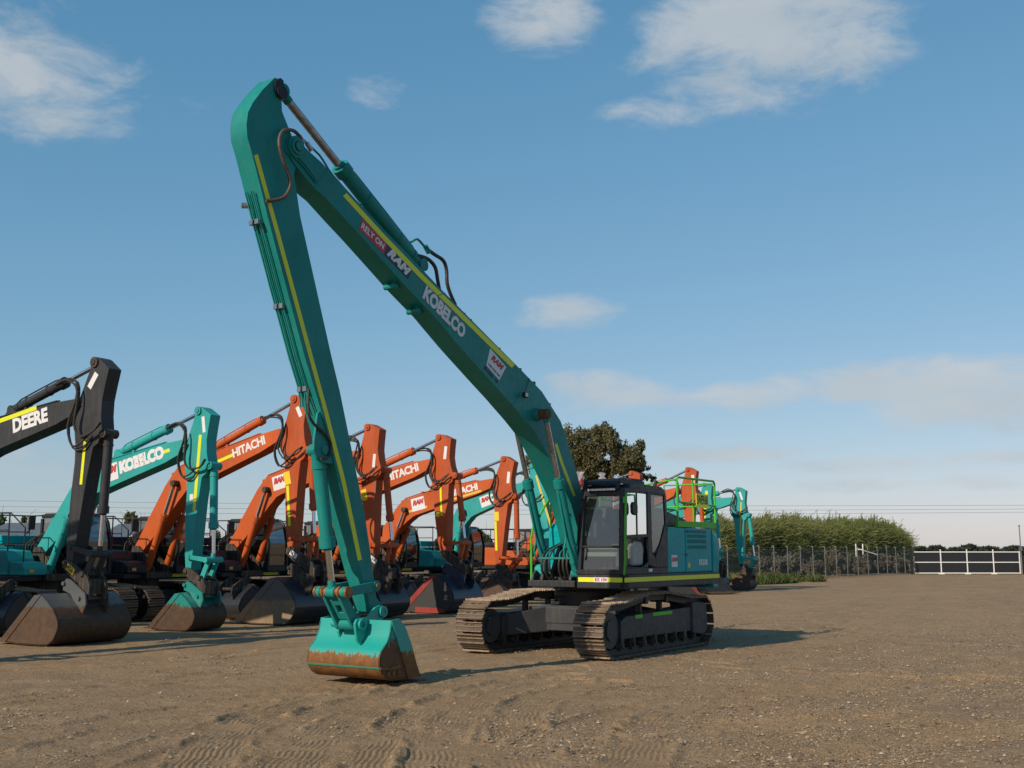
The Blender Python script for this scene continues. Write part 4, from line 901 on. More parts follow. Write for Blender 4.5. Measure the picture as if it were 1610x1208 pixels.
def excavator(label, gp, top, T, bot, E_, Fp, col, dcol, buck, bw, words, gcol='charcoal', group='crawler excavators', deg=H0, side_light=False, tread=True, cabin=True, rails=True,
              house=None, bside=None, seed=1, sticker=None, boom_stripes=(), stripes=(), arm_stripe=None, rampct=.60, teeth=False, foot_off=None, noH=False, extra=None, wf=.76, hitch_tag=None):
    gx, gy = ground(*gp) if gp else extra
    fr = Frame(gx, gy, deg); s1 = -.17
    top_, T_, bot_ = fr.on(s1, *top), fr.on(s1, *T) if T else None, fr.on(s1, *bot)
    am_, k = sim(ARM_TOP, ARM_BOT, top_, bot_)
    if T_ is None: T_ = am_(TPIN)
    E2 = fr.on(s1, *E_) if E_ else (T_[0] - 3.4, T_[1] - .55)
    F2 = fr.on(s1, *Fp) if Fp else (T_[0] - 5.2, 1.95)
    # the thing's base is under the slewing centre
    uc = F2[0] - .15
    bx, by = gx + uc * fr.c, gy + uc * fr.n
    root = empty('excavator', (bx, by, 0), deg); tag(root, label, 'excavator', group)
    L = lambda p: (p[0] - uc, p[1])
    top_, T_, bot_, E2, F2 = map(L, (top_, T_, bot_, E2, F2)); am2 = lambda p: L(am_(slim(p, wf)))
    C = M[col]; DC = M[dcol]
    # arm
    m = MB(); m.prism([am2(p) for p in ARM_OUT], -.17, .17); arm_ = m.build('arm', DC if col == 'orange' else C, root, smooth=False)
    for A, h_, r_ in ((am2(ARM_TOP), .21, .10 * k), (T_, .23, .10), (am2(LUG), .19, .10)):
        m = MB(); m.cyl((A[0], -h_, A[1]), (A[0], h_, A[1]), r_, 18); m.cyl((A[0], -h_ - .02, A[1]), (A[0], -h_, A[1]), r_ * .5, 12); m.build('pin', DC if col != 'charcoal' else M['grease'], arm_, smooth=True)
    # boom
    def off(a, b, d): l = math.hypot(b[0] - a[0], b[1] - a[1]); return (-(b[1] - a[1]) / l * d, (b[0] - a[0]) / l * d)
    n1_, n2_ = off(F2, E2, 1), off(E2, T_, 1); nm = ((n1_[0] + n2_[0]) / 2, (n1_[1] + n2_[1]) / 2); nl = math.hypot(*nm); nm = (nm[0] / nl, nm[1] / nl)
    q1 = lerp2(F2, E2, .80); q2 = lerp2(E2, T_, .18); q0 = lerp2(F2, E2, .35); q3 = lerp2(E2, T_, .80)
    def sh(p, n, d): return (p[0] + n[0] * d, p[1] + n[1] * d)
    up = [sh(F2, n1_, .16), sh(q0, n1_, .26), sh(q1, n1_, .36), sh(lerp2(q1, E2, .6), ((n1_[0] + nm[0]) / 2, (n1_[1] + nm[1]) / 2), .35), sh(E2, nm, .335), sh(lerp2(E2, q2, .5), ((n2_[0] + nm[0]) / 2, (n2_[1] + nm[1]) / 2), .34), sh(q2, n2_, .35), sh(q3, n2_, .24), sh(T_, n2_, .16)]
    tdir = ((T_[0] - E2[0]), (T_[1] - E2[1])); tl = math.hypot(*tdir); tip = (T_[0] + tdir[0] / tl * .14, T_[1] + tdir[1] / tl * .14)
    dn = [sh(T_, n2_, -.15), sh(q3, n2_, -.26), sh(q2, n2_, -.38), sh(lerp2(E2, q2, .3), nm, -.42), sh(E2, nm, -.45), sh(lerp2(q1, E2, .6), nm, -.43), sh(q1, n1_, -.38), sh(q0, n1_, -.30), sh(F2, n1_, -.16)]
    bp_ = up + [tip] + dn; m = MB(); m.prism(bp_, -.22, .22); bo = m.build('boom', C, root, smooth=True)
    # pipes on the boom
    m = MB()
    for s_, h in ((-.15, .05), (-.08, .06), (.05, .05), (.12, .06)):
        m.tube([(p[0], s_, p[1] + h) for p in up[:-1]], .018, 6, 1)
    for p in (up[1], up[3], up[6], lerp2(up[6], up[7], .5)): m.box(p[0] - .04, p[0] + .04, -.19, .16, p[1] - .01, p[1] + .09)
    m.build('hydraulic_pipes', DC, bo)
    m = MB()
    for kk in range(4): m.tube([(up[1][0] - .1, -.16 + kk * .1, up[1][1] - .2), (up[1][0] - .35 - .05 * kk, -.2 + kk * .1, up[1][1] - .35), (F2[0] - .45, -.3 + kk * .1, F2[1] + .2), (F2[0] - .4, -.3 + kk * .1, F2[1] - .4)], .025, 6, 3)
    m.build('hoses', M['hose'], bo)
    hyd_hoses(arm_, T_, top_, k * 1.05, 4, -.2, seed)
    # cylinders
    a0 = lerp2(E2, T_, .30); n = n2_; a0 = (a0[0] + n[0] * .50, a0[1] + n[1] * .50)
    m = MB()
    for s_ in (-.11, .11): m.prism([sh(lerp2(E2, T_, .22), n2_, .30), sh(lerp2(E2, T_, .40), n2_, .30), sh(lerp2(E2, T_, .31), n2_, .58)], s_ - .02, s_ + .02)
    m.build('cylinder_bracket', C, bo)
    ram(root, 'arm_cylinder', a0, top_, rampct, .105, .05, C, M['chrome'], 0, pipe=True)
    for s_ in (-.36, .36):
        ce = sh(lerp2(F2, E2, .93), n1_, -.02); cbp = (F2[0] + .62, F2[1] - .55)
        ram(root, 'boom_cylinder', cbp, ce, .62, .10, .05, C if col != 'charcoal' else M['charcoal'], M['chrome'], s_)
    m = MB(); ce = sh(lerp2(F2, E2, .93), n1_, -.02); m.cyl((ce[0], -.45, ce[1]), (ce[0], .45, ce[1]), .09, 16); m.build('cylinder_pin', M['grease'], bo, smooth=True)
    lug, jn, idl = am2(LUG), L(am_(slim(JNT, (1 + wf) / 2))), am2(IDL)
    ram(root, 'bucket_cylinder', lug, jn, .66, .10, .05, DC, M['chrome'], 0)
    m = MB()
    for s_ in (-.22, .22): m.prism([sh(idl, (0, 1), .05), sh(idl, (0, 1), -.05), sh(jn, (0, 1), -.06), sh(jn, (0, 1), .06)], s_ - .02, s_ + .02)
    m.cyl((jn[0], -.28, jn[1]), (jn[0], .28, jn[1]), .075, 16); m.cyl((idl[0], -.26, idl[1]), (idl[0], .26, idl[1]), .06, 14)
    m.build('idler_link', DC, root)
    # bucket template scaled to reach the ground from the arm's bottom pin
    sc = (bot_[1] - .0) / D_BOT[1]
    of = lambda p: (bot_[0] + (p[0] - D_BOT[0]) * sc, p[1] * sc)
    hp2 = of(F1.on(-.24, 131, 903))
    m = MB(); d = (hp2[0] - jn[0], hp2[1] - jn[1]); l = math.hypot(*d); nx, nz = -d[1] / l * .07, d[0] / l * .07
    for s_ in (-.14, .14): m.prism([(jn[0] + nx, jn[1] + nz), (jn[0] - nx, jn[1] - nz), (hp2[0] - nx, hp2[1] - nz), (hp2[0] + nx, hp2[1] + nz)], s_ - .025, s_ + .025)
    m.build('bucket_link', DC, root)
    m = MB()
    for s_ in (-.21, .21): m.prism([of(p) for p in HITCH], s_ - .035, s_ + .035)
    q = of(lerp2(HITCH[3], HITCH[7], .6)); m.box(q[0] - .18, q[0] + .18, -.17, .17, q[1] - .2, q[1] + .12)
    m.cyl((bot_[0], -.28, bot_[1]), (bot_[0], .28, bot_[1]), .06, 16); m.cyl((hp2[0], -.28, hp2[1]), (hp2[0], .28, hp2[1]), .06, 16)
    hi = m.build('quick_hitch', M['grease'], root, .008)
    if hitch_tag:
        q0_, q1_ = of(HITCH[3]), of(HITCH[-1]); c_ = ((q0_[0] + q1_[0]) / 2, (q0_[1] + q1_[1]) / 2); e_ = of(HITCH[4]); a_ = math.atan2(e_[1] - q0_[1], e_[0] - q0_[0]); cc, ss = math.cos(a_), math.sin(a_)
        m = MB(); m.prism([(c_[0] + cc * x - ss * y, c_[1] + ss * x + cc * y) for x, y in ((-.14, -.07), (.14, -.07), (.14, .07), (-.14, .07))], -.2505, -.246); m.build('label_plate', M[hitch_tag[1]], hi)
        text('lettering', hitch_tag[0], M['black'], hi, c_[0], c_[1], -.2515, a_, .14, -1, .006, ext=.0008)
    bko = bucket_mesh(root, of, sc, M[buck], bw, M[bside] if bside else None, teeth=teeth)
    ears(bko, of, M[buck] if buck != 'bucket_black' else M['grease'])
    # ---- body
    hc = M[house or col]
    low = 1.15; hd = MB(); hd.box(-2.5, .9, -1.32, 1.32, low, 1.30); hd.build('deck', M['cab_dark'], root, .02)
    m = MB()                                       # counterweight, round at the back
    P_ = [(-1.95, 1.36), (-2.25, 1.32), (-2.6, 1.05), (-2.8, .6), (-2.86, 0), (-2.8, -.6), (-2.6, -1.05), (-2.25, -1.32), (-1.95, -1.36)]; n_ = len(P_)
    vs = [(u + (.12 if z > 2.05 and u < -2 else 0), s_ * (.96 if z > 2.05 else 1), z) for z in (1.05, 1.95, 2.12) for u, s_ in P_]
    fs = [(l_ * n_ + (i + 1) % n_, l_ * n_ + i, (l_ + 1) * n_ + i, (l_ + 1) * n_ + (i + 1) % n_) for l_ in range(2) for i in range(n_)] + [tuple(range(n_)), tuple(range(3 * n_ - 1, 2 * n_ - 1, -1))]
    m.add(vs, fs); m.build('counterweight', M['cab_dark'] if col == 'charcoal' else hc, root, .03)
    m = MB(); m.prism([(-1.93, 1.31), (-.62, 1.31), (-.62, 2.02), (-.70, 2.10), (-1.93, 2.14)], -1.33, -.42); m.build('right_house', hc, root, .03)
    m = MB(); m.prism([(-.60, 1.31), (.35, 1.31), (.35, 1.72), (.20, 1.95), (-.60, 2.0)], -1.31, -.50); m.build('fuel_tank', hc, root, .03)
    m = MB(); m.prism([(.37, 1.31), (.98, 1.31), (.98, 1.50), (.86, 1.64), (.37, 1.68)], -1.29, -.55); tb = m.build('tool_box', hc, root, .03)
    m = MB(); m.box(.985, 1.0, -1.12, -.98, 1.38, 1.46); m.build('marker_lamp', M['beacon'], tb)
    m = MB(); m.box(-1.93, -.62, -.40, 1.33, 1.31, 2.12); m.prism([(-1.9, 2.14), (-.66, 2.14), (-.72, 2.38), (-1.8, 2.34)], -.8, 1.0); m.build('engine_house', M['cab_dark'] if col != 'teal_bright' else M['teal_house'], root, .03)
    m = MB(); m.box(.95, 1.05, -.62, .35, low + .01, 1.34)
    for s_ in (-.27, .27): m.prism([(F2[0] - .35, 1.31), (F2[0] - .12, F2[1] + .14), (F2[0] + .12, F2[1] + .14), (F2[0] + .75, F2[1] - .45), (F2[0] + .85, 1.31)], s_ - .03, s_ + .03)
    m.build('boom_foot_bracket', M['grease'], root)
    if stripes:
        for (u0, u1) in stripes:
            m = MB(); m.box(u0, u1, -1.325, -1.321, low + .03, low + .11); m.build('safety_stripe', M['yellow'], root)
    m = MB(); m.box(.901, .905, .45, 1.2, low + .03, low + .12); m.build('safety_stripe', M['yellow'], root)
    if cabin:
        c0, c1, s0, s2, ct = -.62, 1.18, .36, 1.33, 3.0
        cabm = MB()
        for s_ in (s0 + .04, s2 - .04):
            for a, b in (((c1 - .02, s_, 1.30), (c1, s_, 2.2)), ((c1, s_, 2.2), (c1 - .14, s_, 2.75)), ((c1 - .14, s_, 2.75), (c1 - .36, s_, 2.95)), ((.28, s_, 1.3), (.28, s_, 2.95)), ((c0 + .03, s_, 1.3), (c0 + .03, s_, 2.85))): bar(cabm, a, b, .09, .08)
            cabm.box(c0, c1 - .3, s_ - .035, s_ + .035, 2.90, 2.97); cabm.box(c0, c1, s_ - .03, s_ + .03, 1.30, 1.62)
        cabm.prism([(c1 - .34, 2.93), (c1 - .40, 3.0), (c0 + .15, 3.0), (c0, 2.92), (c0, 2.86), (c1 - .34, 2.88)], s0 + .02, s2 - .02)
        cabm.box(c1 - .06, c1 + .0, s0, s2, 1.30, 1.50); cabm.box(c0, c0 + .05, s0, s2, 1.3, 2.1); cabm.box(c1 - .05, c1 - .01, s0 + .08, s2 - .08, 1.80, 1.84)
        cbo = cabm.build('cab', M['cab_dark'], root, .01)
        g = MB(); g.add([(c1 - .02, s0 + .08, 1.5), (c1 - .02, s2 - .08, 1.5), (c1 - .0, s2 - .08, 2.2), (c1 - .14, s2 - .08, 2.75), (c1 - .36, s2 - .08, 2.93), (c1 - .36, s0 + .08, 2.93), (c1 - .14, s0 + .08, 2.75), (c1 - .0, s0 + .08, 2.2)], [(0, 1, 2, 7), (7, 2, 3, 6), (6, 3, 4, 5)]); g.build('windscreen', M['glassdark'], cbo)
        for s_, nm in ((s0 + .03, 'side_window'), (s2 - .03, 'door_window')):
            g = MB(); g.add([(c0 + .06, s_, 1.62), (c1 - .03, s_, 1.62), (c1 - .02, s_, 2.2), (c1 - .15, s_, 2.75), (c1 - .36, s_, 2.92), (c0 + .06, s_, 2.92)], [(0, 1, 2, 3, 4, 5)]); g.build(nm, M['glassdark'], cbo)
        st_ = MB(); st_.box(-.2, .35, .6, 1.08, 1.5, 1.95); st_.prism([(-.3, 1.95), (-.42, 2.6), (-.28, 2.62), (-.15, 1.95)], .62, 1.06); st_.box(.75, .9, .8, .9, 1.5, 2.1); st_.build('operator_seat', M['seat'], cbo, .03)
    if rails:
        rl = MB()
        def r2(pts, r=.02): rl.tube(pts, r, 6, 0)
        for s_ in (-1.27,):
            r2([(.92, s_, 1.65), (.92, s_, 2.55), (.80, s_, 2.62), (.3, s_, 2.95), (-2.3, s_, 2.98), (-2.3, s_, 2.1)]); r2([(.25, s_, 2.95), (.25, s_, 1.95)]); r2([(-1.0, s_, 2.97), (-1.0, s_, 2.1)]); r2([(.25, s_, 2.5), (-2.3, s_, 2.5)], .015)
        r2([(-2.3, -1.27, 2.98), (-2.3, 1.27, 2.98), (-2.3, 1.27, 2.1)]); r2([(-2.3, -1.27, 2.5), (-2.3, 1.27, 2.5)], .015); r2([(-2.3, 1.27, 2.98), (-.9, 1.27, 2.98), (-.9, 1.27, 2.1)])
        r2([(.90, -1.2, 2.4), (1.15, -1.25, 2.6)], .016)
        rl.build('handrail', M['black'], root)
        mi = MB(); mi.prism([(1.14, 2.50), (1.17, 2.50), (1.19, 2.86), (1.12, 2.86)], -1.36, -1.16); mi.build('mirror', M['black'], root, .02)
    if sticker:
        for (u, w_, kind) in sticker: pass
    # ---- lettering and stickers on the right side
    dx, dz = T_[0] - E2[0], T_[1] - E2[1]; bl_ = math.hypot(dx, dz); ang = math.atan2(dz, dx); nn = n2_
    for (body, t, hgt, wd_, matn, bold, shr) in words:
        c = lerp2(E2, T_, t); cc = sh(c, nn, .02)
        text('lettering', body, M[matn], bo, cc[0], cc[1], -.2235, ang, hgt, -1, bold, wd_, shr, ext=.0015)
    for (t, wd_, hh) in (sticker or []):
        c = sh(lerp2(E2, T_, t), nn, .0); ux, uz = dx / bl_, dz / bl_
        m = MB(); m.prism([(c[0] + ux * a + nn[0] * b, c[1] + uz * a + nn[1] * b) for a, b in ((-wd_ / 2, -hh / 2), (wd_ / 2, -hh / 2), (wd_ / 2, hh / 2), (-wd_ / 2, hh / 2))], -.224, -.2205); m.build('sticker', M['white'], bo)
        text('lettering', 'RAM', M['red'], bo, c[0] + nn[0] * .06, c[1] + nn[1] * .06, -.2265, ang, hh * .5, -1, .02, .9, .3, ext=.001)
    for (t0, t1, of_n, wd_, mt_) in boom_stripes:
        A, B = sh(lerp2(E2, T_, t0), nn, of_n * (.9 if t0 < .5 else 1)), sh(lerp2(E2, T_, t1), nn, of_n * .9)
        m = MB(); m.prism([sh(A, nn, wd_ / 2), sh(B, nn, wd_ / 2), sh(B, nn, -wd_ / 2), sh(A, nn, -wd_ / 2)], -.2237, -.2205); m.build('safety_stripe', M[mt_], bo)
    def arm_rect(a, b, wd_, mat, nm):              # a, b given in photo points on the arm's right side
        A, B = L(fr.on(-.175, *a)), L(fr.on(-.175, *b)); d_ = (B[0] - A[0], B[1] - A[1]); l_ = math.hypot(*d_); ox, oz = -d_[1] / l_ * wd_ / 2, d_[0] / l_ * wd_ / 2
        m = MB(); m.prism([(A[0] + ox, A[1] + oz), (B[0] + ox, B[1] + oz), (B[0] - ox, B[1] - oz), (A[0] - ox, A[1] - oz)], -.1755, -.172); return m.build(nm, mat, arm_)
    for (a, b, wd_, mt_, nm) in (arm_stripe or []): arm_rect(a, b, wd_, M[mt_], nm)
    # ---- running gear
    if tread:
        for sd in (-1, 1):
            track(root, sd * 1.22, .6, 4.4, .95, 44, False, .07)
        m = MB(); m.box(-.7, .7, -.9, .9, .40, .80); m.cyl((0, 0, .8), (0, 0, 1.16), .6, 30); m.build('carriage', M['grease'], root, .02)
    return root, fr, uc, L, bo, arm_, (E2, T_, F2)

W_ = 'white'
excavator('charcoal excavator at the left edge, white boom lettering, wide rusty bucket', (118, 1011), (149.4, 569.7), (121, 639), (107.4, 889.6), (-30, 692), (-175, 900), 'charcoal', 'charcoal', 'bucket_grey', 1.90,
          [('DEERE', .545, .43, .98, W_, .020, 0)], bside=None, wf=.68, hitch_tag=('426', 'signyellow'), seed=3, boom_stripes=[(-.1, .62, .30, .10, 'yellow')],
          arm_stripe=[((134, 690), (127, 762), .085, 'yellow', 'safety_stripe'), ((152, 587), (140, 610), .14, 'white', 'sticker')], house='cab_dark')
excavator('bright teal excavator with white boom lettering, between the charcoal one and the first orange one', (300, 991), (312, 646), (290.8, 701), (295, 898.6), (140, 757), (64, 868), 'teal_bright', 'teal_bright', 'bucket_teal_worn', 1.08,
          [('KOBELCO', .575, .40, .86, W_, .032, 0)], wf=.70, seed=5, sticker=[(.245, .60, .46)], boom_stripes=[(.785, .865, .02, .09, 'yellow')],
          arm_stripe=[((315, 684), (305, 803), .10, 'yellow', 'safety_stripe'), ((319, 655), (321, 680), .10, 'white', 'sticker'), ((301, 777), (301, 788), .12, 'white', 'sticker')])
excavator('orange excavator whose boom shows full white lettering just right of the teal one', (462, 980), (462.2, 627.3), (441.6, 683), (456, 867), (286, 752), (218, 866), 'orange', 'orange_dirty', 'bucket_black', 1.85,
          [('HITACHI', .70, .34, .95, W_, .012, 0)], bside='bucket_tan', wf=.72, hitch_tag=('12', 'white'), seed=7, boom_stripes=[(.2, .545, .0, .09, 'yellow')],
          arm_stripe=[((450, 742), (453, 762), .22, 'signyellow', 'warning_sticker'), ((452, 764), (455, 827), .09, 'yellow', 'safety_stripe'), ((467, 640), (473, 655), .12, 'white', 'sticker')], house='cab_dark')
excavator('orange excavator whose arm is the first one right of the long green arm', (592, 971), (577.8, 671.8), (561.9, 716.5), (582, 876), (428, 763), (365, 862), 'orange', 'orange_dirty', 'bucket_black', 1.5,
          [('HITACHI', .72, .34, .95, W_, .012, 0)], wf=.82, hitch_tag=('19', 'white'), seed=8, sticker=[(.10, .55, .45)],
          arm_stripe=[((589, 714), (587, 735), .10, 'white', 'sticker'), ((571, 770), (574, 787), .2, 'signyellow', 'warning_sticker')], house='cab_dark')
excavator('orange excavator with a red edged bucket, its arm second right of the long green arm', (712, 963), (689.5, 687.7), (676.4, 729.5), (697, 870.5), (548, 775), (488, 862), 'orange', 'orange_dirty', 'bucket_blue', 1.75,
          [('HITACHI', .68, .36, .95, W_, .014, 0)], bside='bucket_red', wf=1.0, seed=9,
          arm_stripe=[((701, 702), (699, 722), .11, 'white', 'sticker'), ((692.5, 765), (694, 811), .075, 'yellow', 'safety_stripe'), ((688, 805), (689, 813), .14, 'signyellow', 'warning_sticker')], house='cab_dark')
excavator('orange excavator with a faded yellow boom stripe, third arm right of the long green arm', (795, 950), (791.5, 721.5), (775.6, 759.3), (782.7, 891), (643, 797), (592, 858), 'orange', 'orange_dirty', 'bucket_brown', 1.4,
          [('HITACHI', .67, .34, .95, W_, .014, 0)], wf=.84, seed=10, sticker=[(.12, .62, .5)], boom_stripes=[(.0, .22, -.22, .09, 'amber'), (.5, .86, -.20, .08, 'amber')],
          arm_stripe=[((800, 742), (798.5, 760), .12, 'white', 'sticker'), ((780.5, 805), (781, 819), .2, 'signyellow', 'warning_sticker'), ((779, 820), (780.5, 866), .095, 'yellow', 'safety_stripe')], house='cab_dark', tread=True)
excavator('teal excavator seen through the bend of the long green boom', (873, 944), (836, 733), (826, 764), (866, 878), (733, 800), (700, 858), 'teal_bright', 'teal_bright', 'bucket_blue', 1.3,
          [('KOBELCO', .60, .36, .92, W_, .03, 0)], seed=11, sticker=[(.35, .55, .45)], arm_stripe=[((843, 748), (869, 838), .09, 'amber', 'safety_stripe')])
excavator('orange excavator mostly hidden by the dark cab, arm top peeking above its roof', None, (992, 744), None, (1004, 880), None, None, 'orange', 'orange_dirty', 'bucket_black', 1.6,
          [], seed=12, house='orange', extra=(5.4, 50.0))
excavator('orange excavator behind the green handrail, its arm top above the dark cab', None, (1081, 738), (1064, 772), (1085, 872), (972, 806), (915, 862), 'orange', 'orange_dirty', 'bucket_blue', 1.7,
          [], seed=13, house='orange', extra=(8.55, 53.0), arm_stripe=[((1089, 747), (1090, 760), .14, 'white', 'sticker')])
excavator('teal excavator behind the lime number plate', None, (1107, 762), (1099, 785), (1112, 876), None, None, 'teal_bright', 'teal_bright', 'bucket_black', 1.5,
          [], seed=14, extra=(9.9, 55.5), arm_stripe=[((1111, 772), (1107, 815), .14, 'yellow', 'safety_stripe')])
excavator('teal excavator farthest along the row, its whole arm clear of the green counterweight', None, (1159.3, 769.3), (1152, 787), (1165, 889), None, None, 'teal_bright', 'teal_bright', 'bucket_brown', 1.15,
          [], seed=15, extra=(11.75, 57.5), arm_stripe=[((1165, 790), (1164, 842), .07, 'amber', 'safety_stripe'), ((1163, 774), (1167, 786), .10, 'white', 'sticker')])

excavator('teal excavator at the near end of the row, left of the charcoal one', None, (-250, 500), (-290, 580), (-245, 912), None, None, 'teal_bright', 'teal_bright', 'bucket_black', 1.5, [], seed=21, extra=(-11.6, 19.4))
# ---- spare buckets standing between the machines
def spare(label, x, y, deg, sc, width, mat, side=None, teeth=True):
    gx, gy = ground(x, y)
    r_ = empty('bucket', (gx, gy, 0), deg); tag(r_, label, 'bucket', 'spare buckets standing between the excavators')
    cx_ = sum(p[0] for p in BK_OUT) / len(BK_OUT)
    of = lambda p: ((p[0] - cx_) * sc, max(p[1] * sc, .012 if p[1] < .1 else 0))
    b = bucket_mesh(r_, of, sc, M[mat], width, M[side] if side else None, teeth=teeth, name='bucket_shell'); ears(r_, of, M['grease'])
    return r_
spare('dark spare bucket cut off by the left edge, beside the wide rusty bucket', -12, 1000, 250, .95, 1.4, 'bucket_black')
spare('dark spare bucket between the worn teal bucket and the muddy wide one', 368, 974, 235, .9, 1.2, 'bucket_black')
spare('toothed spare bucket right of the long arm, left of the red edged bucket', 625, 955, 240, .8, 1.0, 'bucket_blue')
spare('narrow spare bucket just left of the red edged bucket', 648, 948, 240, .8, .7, 'bucket_black')
spare('blackish spare bucket behind the red edged bucket', 745, 948, 235, .9, 1.3, 'bucket_brown')
spare('brown spare bucket left of the dark track', 770, 940, 235, .85, 1.2, 'bucket_brown')
spare('blue spare bucket under the deck of the green excavator', 1000, 936, 200, .9, 1.5, 'bucket_blue')
spare('red trimmed spare bucket under the deck of the green excavator', 1050, 936, 200, .9, 1.5, 'bucket_black', 'bucket_red')
spare('dark spare bucket under the green counterweight', 1105, 934, 200, .9, 1.6, 'bucket_black')

# ================================================================== GROUND
def vnoise(x, y, seed):                            # smooth value noise
    xi = np.floor(x).astype(np.int64); yi = np.floor(y).astype(np.int64); fx_, fy_ = x - xi, y - yi
    fx_ = fx_ * fx_ * (3 - 2 * fx_); fy_ = fy_ * fy_ * (3 - 2 * fy_)
    def h(a, b):
        v = (a * 374761393 + b * 668265263 + seed * 1442695041) & 0x7fffffff
        v = ((v ^ (v >> 13)) * 1274126177) & 0x7fffffff; v = (v ^ (v >> 16)) & 0x7fffffff
        return v / 0x7fffffff
    return (h(xi, yi) * (1 - fx_) + h(xi + 1, yi) * fx_) * (1 - fy_) + (h(xi, yi + 1) * (1 - fx_) + h(xi + 1, yi + 1) * fx_) * fy_
def fbm(x, y, sc, oc, seed):
    v = 0; a = 1; t = 0
    for o in range(oc): v = v + a * vnoise(x * sc, y * sc, seed + o * 7); t += a; sc *= 2.03; a *= .55
    return v / t
ARCS = [  # centre (from photo point), radius, half band width, groove pitch, start & end angle
]
def gxy(px, py): return ground(px, py)
TRAILS = [([(290, 1230), (330, 1180), (375, 1145), (440, 1112), (560, 1085)], .30), ([(430, 1230), (500, 1165), (580, 1120), (700, 1080), (860, 1055)], .30),
          ([(560, 1230), (600, 1170), (660, 1120), (750, 1085), (900, 1062)], .22), ([(680, 1230), (690, 1170), (720, 1120), (800, 1085), (900, 1072)], .30), ([(840, 1230), (835, 1180), (810, 1140), (850, 1100), (960, 1075)], .30),
          ([(960, 1230), (1000, 1170), (1060, 1125), (1180, 1095), (1500, 1070)], .30), ([(-40, 1110), (300, 1065), (600, 1030), (760, 1010)], .24),
          ([(-40, 1185), (200, 1130), (500, 1085), (760, 1058)], .24), ([(1000, 1150), (1300, 1135), (1660, 1125)], .3), ([(1130, 1045), (1300, 1055), (1660, 1068)], .26),
          ([(1100, 1020), (1250, 1000), (1400, 960), (1440, 915)], .45), ([(1130, 1035), (1300, 1010), (1480, 960), (1500, 915)], .45), ([(1150, 985), (1350, 985), (1660, 960)], .5), ([(1180, 960), (1300, 948), (1400, 925), (1450, 908)], .5),
          ([(700, 1230), (1000, 1120), (1250, 1080), (1660, 1040)], .35), ([(1150, 1230), (1350, 1170), (1660, 1150)], .3), ([(-40, 1060), (300, 1035), (560, 1010)], .3), ([(100, 1230), (350, 1140), (700, 1060), (900, 1048)], .22)]
def trail_field(x, y):
    h = np.zeros_like(x); flat_ = np.zeros_like(x)
    for pts, hwid in TRAILS:
        P_ = np.array([gxy(*p) for p in pts]); t = np.linspace(0, 1, 60); k = np.linspace(0, 1, len(P_))
        # smooth curve through the points
        co = np.polyfit(k, P_, min(3, len(P_) - 1)); Q = np.stack([np.polyval(co[:, 0], t), np.polyval(co[:, 1], t)], 1)
        m_ = (x > Q[:, 0].min() - 1) & (x < Q[:, 0].max() + 1) & (y > Q[:, 1].min() - 1) & (y < Q[:, 1].max() + 1)
        if not m_.any(): continue
        xs, ys = x[m_], y[m_]; best = np.full(xs.shape, 9.); sg = np.zeros(xs.shape); al = np.zeros(xs.shape); acc = 0
        for i in range(len(Q) - 1):
            a, b = Q[i], Q[i + 1]; d = b - a; l = np.hypot(*d); tt = np.clip(((xs - a[0]) * d[0] + (ys - a[1]) * d[1]) / l ** 2, 0, 1)
            ex, ey = xs - a[0] - d[0] * tt, ys - a[1] - d[1] * tt; dd = np.hypot(ex, ey); c = (dd < best)
            best = np.where(c, dd, best); sg = np.where(c, np.sign(ex * d[1] - ey * d[0]) * dd, sg); al = np.where(c, acc + l * tt, al); acc += l
        wv = np.clip((hwid - best) / .06, 0, 1); nz = fbm(xs, ys, .8, 2, 31); wv = wv * np.clip((nz - .35) * 6, 0, 1)
        gv = .5 + .5 * np.cos(2 * np.pi * (sg + .012 * np.sin(al * 9) + .02 * fbm(xs, ys, 3, 2, 5)) / .062); gv = gv * np.clip((fbm(xs, ys, 4, 2, 88) - .3) * 4, .15, 1)
        edge = np.exp(-((best - hwid - .05) / .06) ** 2) * np.clip((fbm(xs, ys, 2.5, 2, 57) - .36) * 5, 0, 1)
        h[m_] += (gv - .6) * .017 * wv + edge * .035; flat_[m_] = np.maximum(flat_[m_], wv)
    return h, flat_
def gheight(x, y, r, trails=True):
    near = np.clip((70 - r) / 50, 0, 1)
    h = (fbm(x, y, .35, 3, 3) - .5) * .05 * near
    h = h + (fbm(x, y, 2.2, 3, 9) - .5) * .028 * near + (fbm(x, y, 11, 3, 15) - .5) * .022 * np.clip((32 - r) / 15, 0, 1)
    if trails:
        t, fl_ = trail_field(x, y); h = h * (1 - .55 * fl_) + t * np.clip((45 - r) / 15, 0, 1)
    # level under the machines
    return h - .012
ths = np.concatenate([np.linspace(-180, -31, 30)[:-1], np.linspace(-31, 31, 900), np.linspace(31, 180, 30)[1:]])
rs = np.concatenate([[.0001, 3, 6], np.geomspace(8.0, 24, 720), np.geomspace(24.1, 60, 190), np.geomspace(62, 600, 60), [900, 1500, 3000, 7000]])
TH, RR = np.meshgrid(np.radians(ths), rs); GX, GY = RR * np.sin(TH), RR * np.cos(TH)
GZ = gheight(GX, GY, RR); inside = (np.abs(TH) < R(31)) & (RR > 7); GZ = np.where(inside, GZ, -.012)
nr, nc = GX.shape; co = np.stack([GX, GY, GZ], -1).reshape(-1, 3)
ii = np.arange(nr - 1)[:, None] * nc + np.arange(nc - 1)[None, :]
idx = np.stack([ii, ii + 1, ii + nc + 1, ii + nc], -1).reshape(-1)
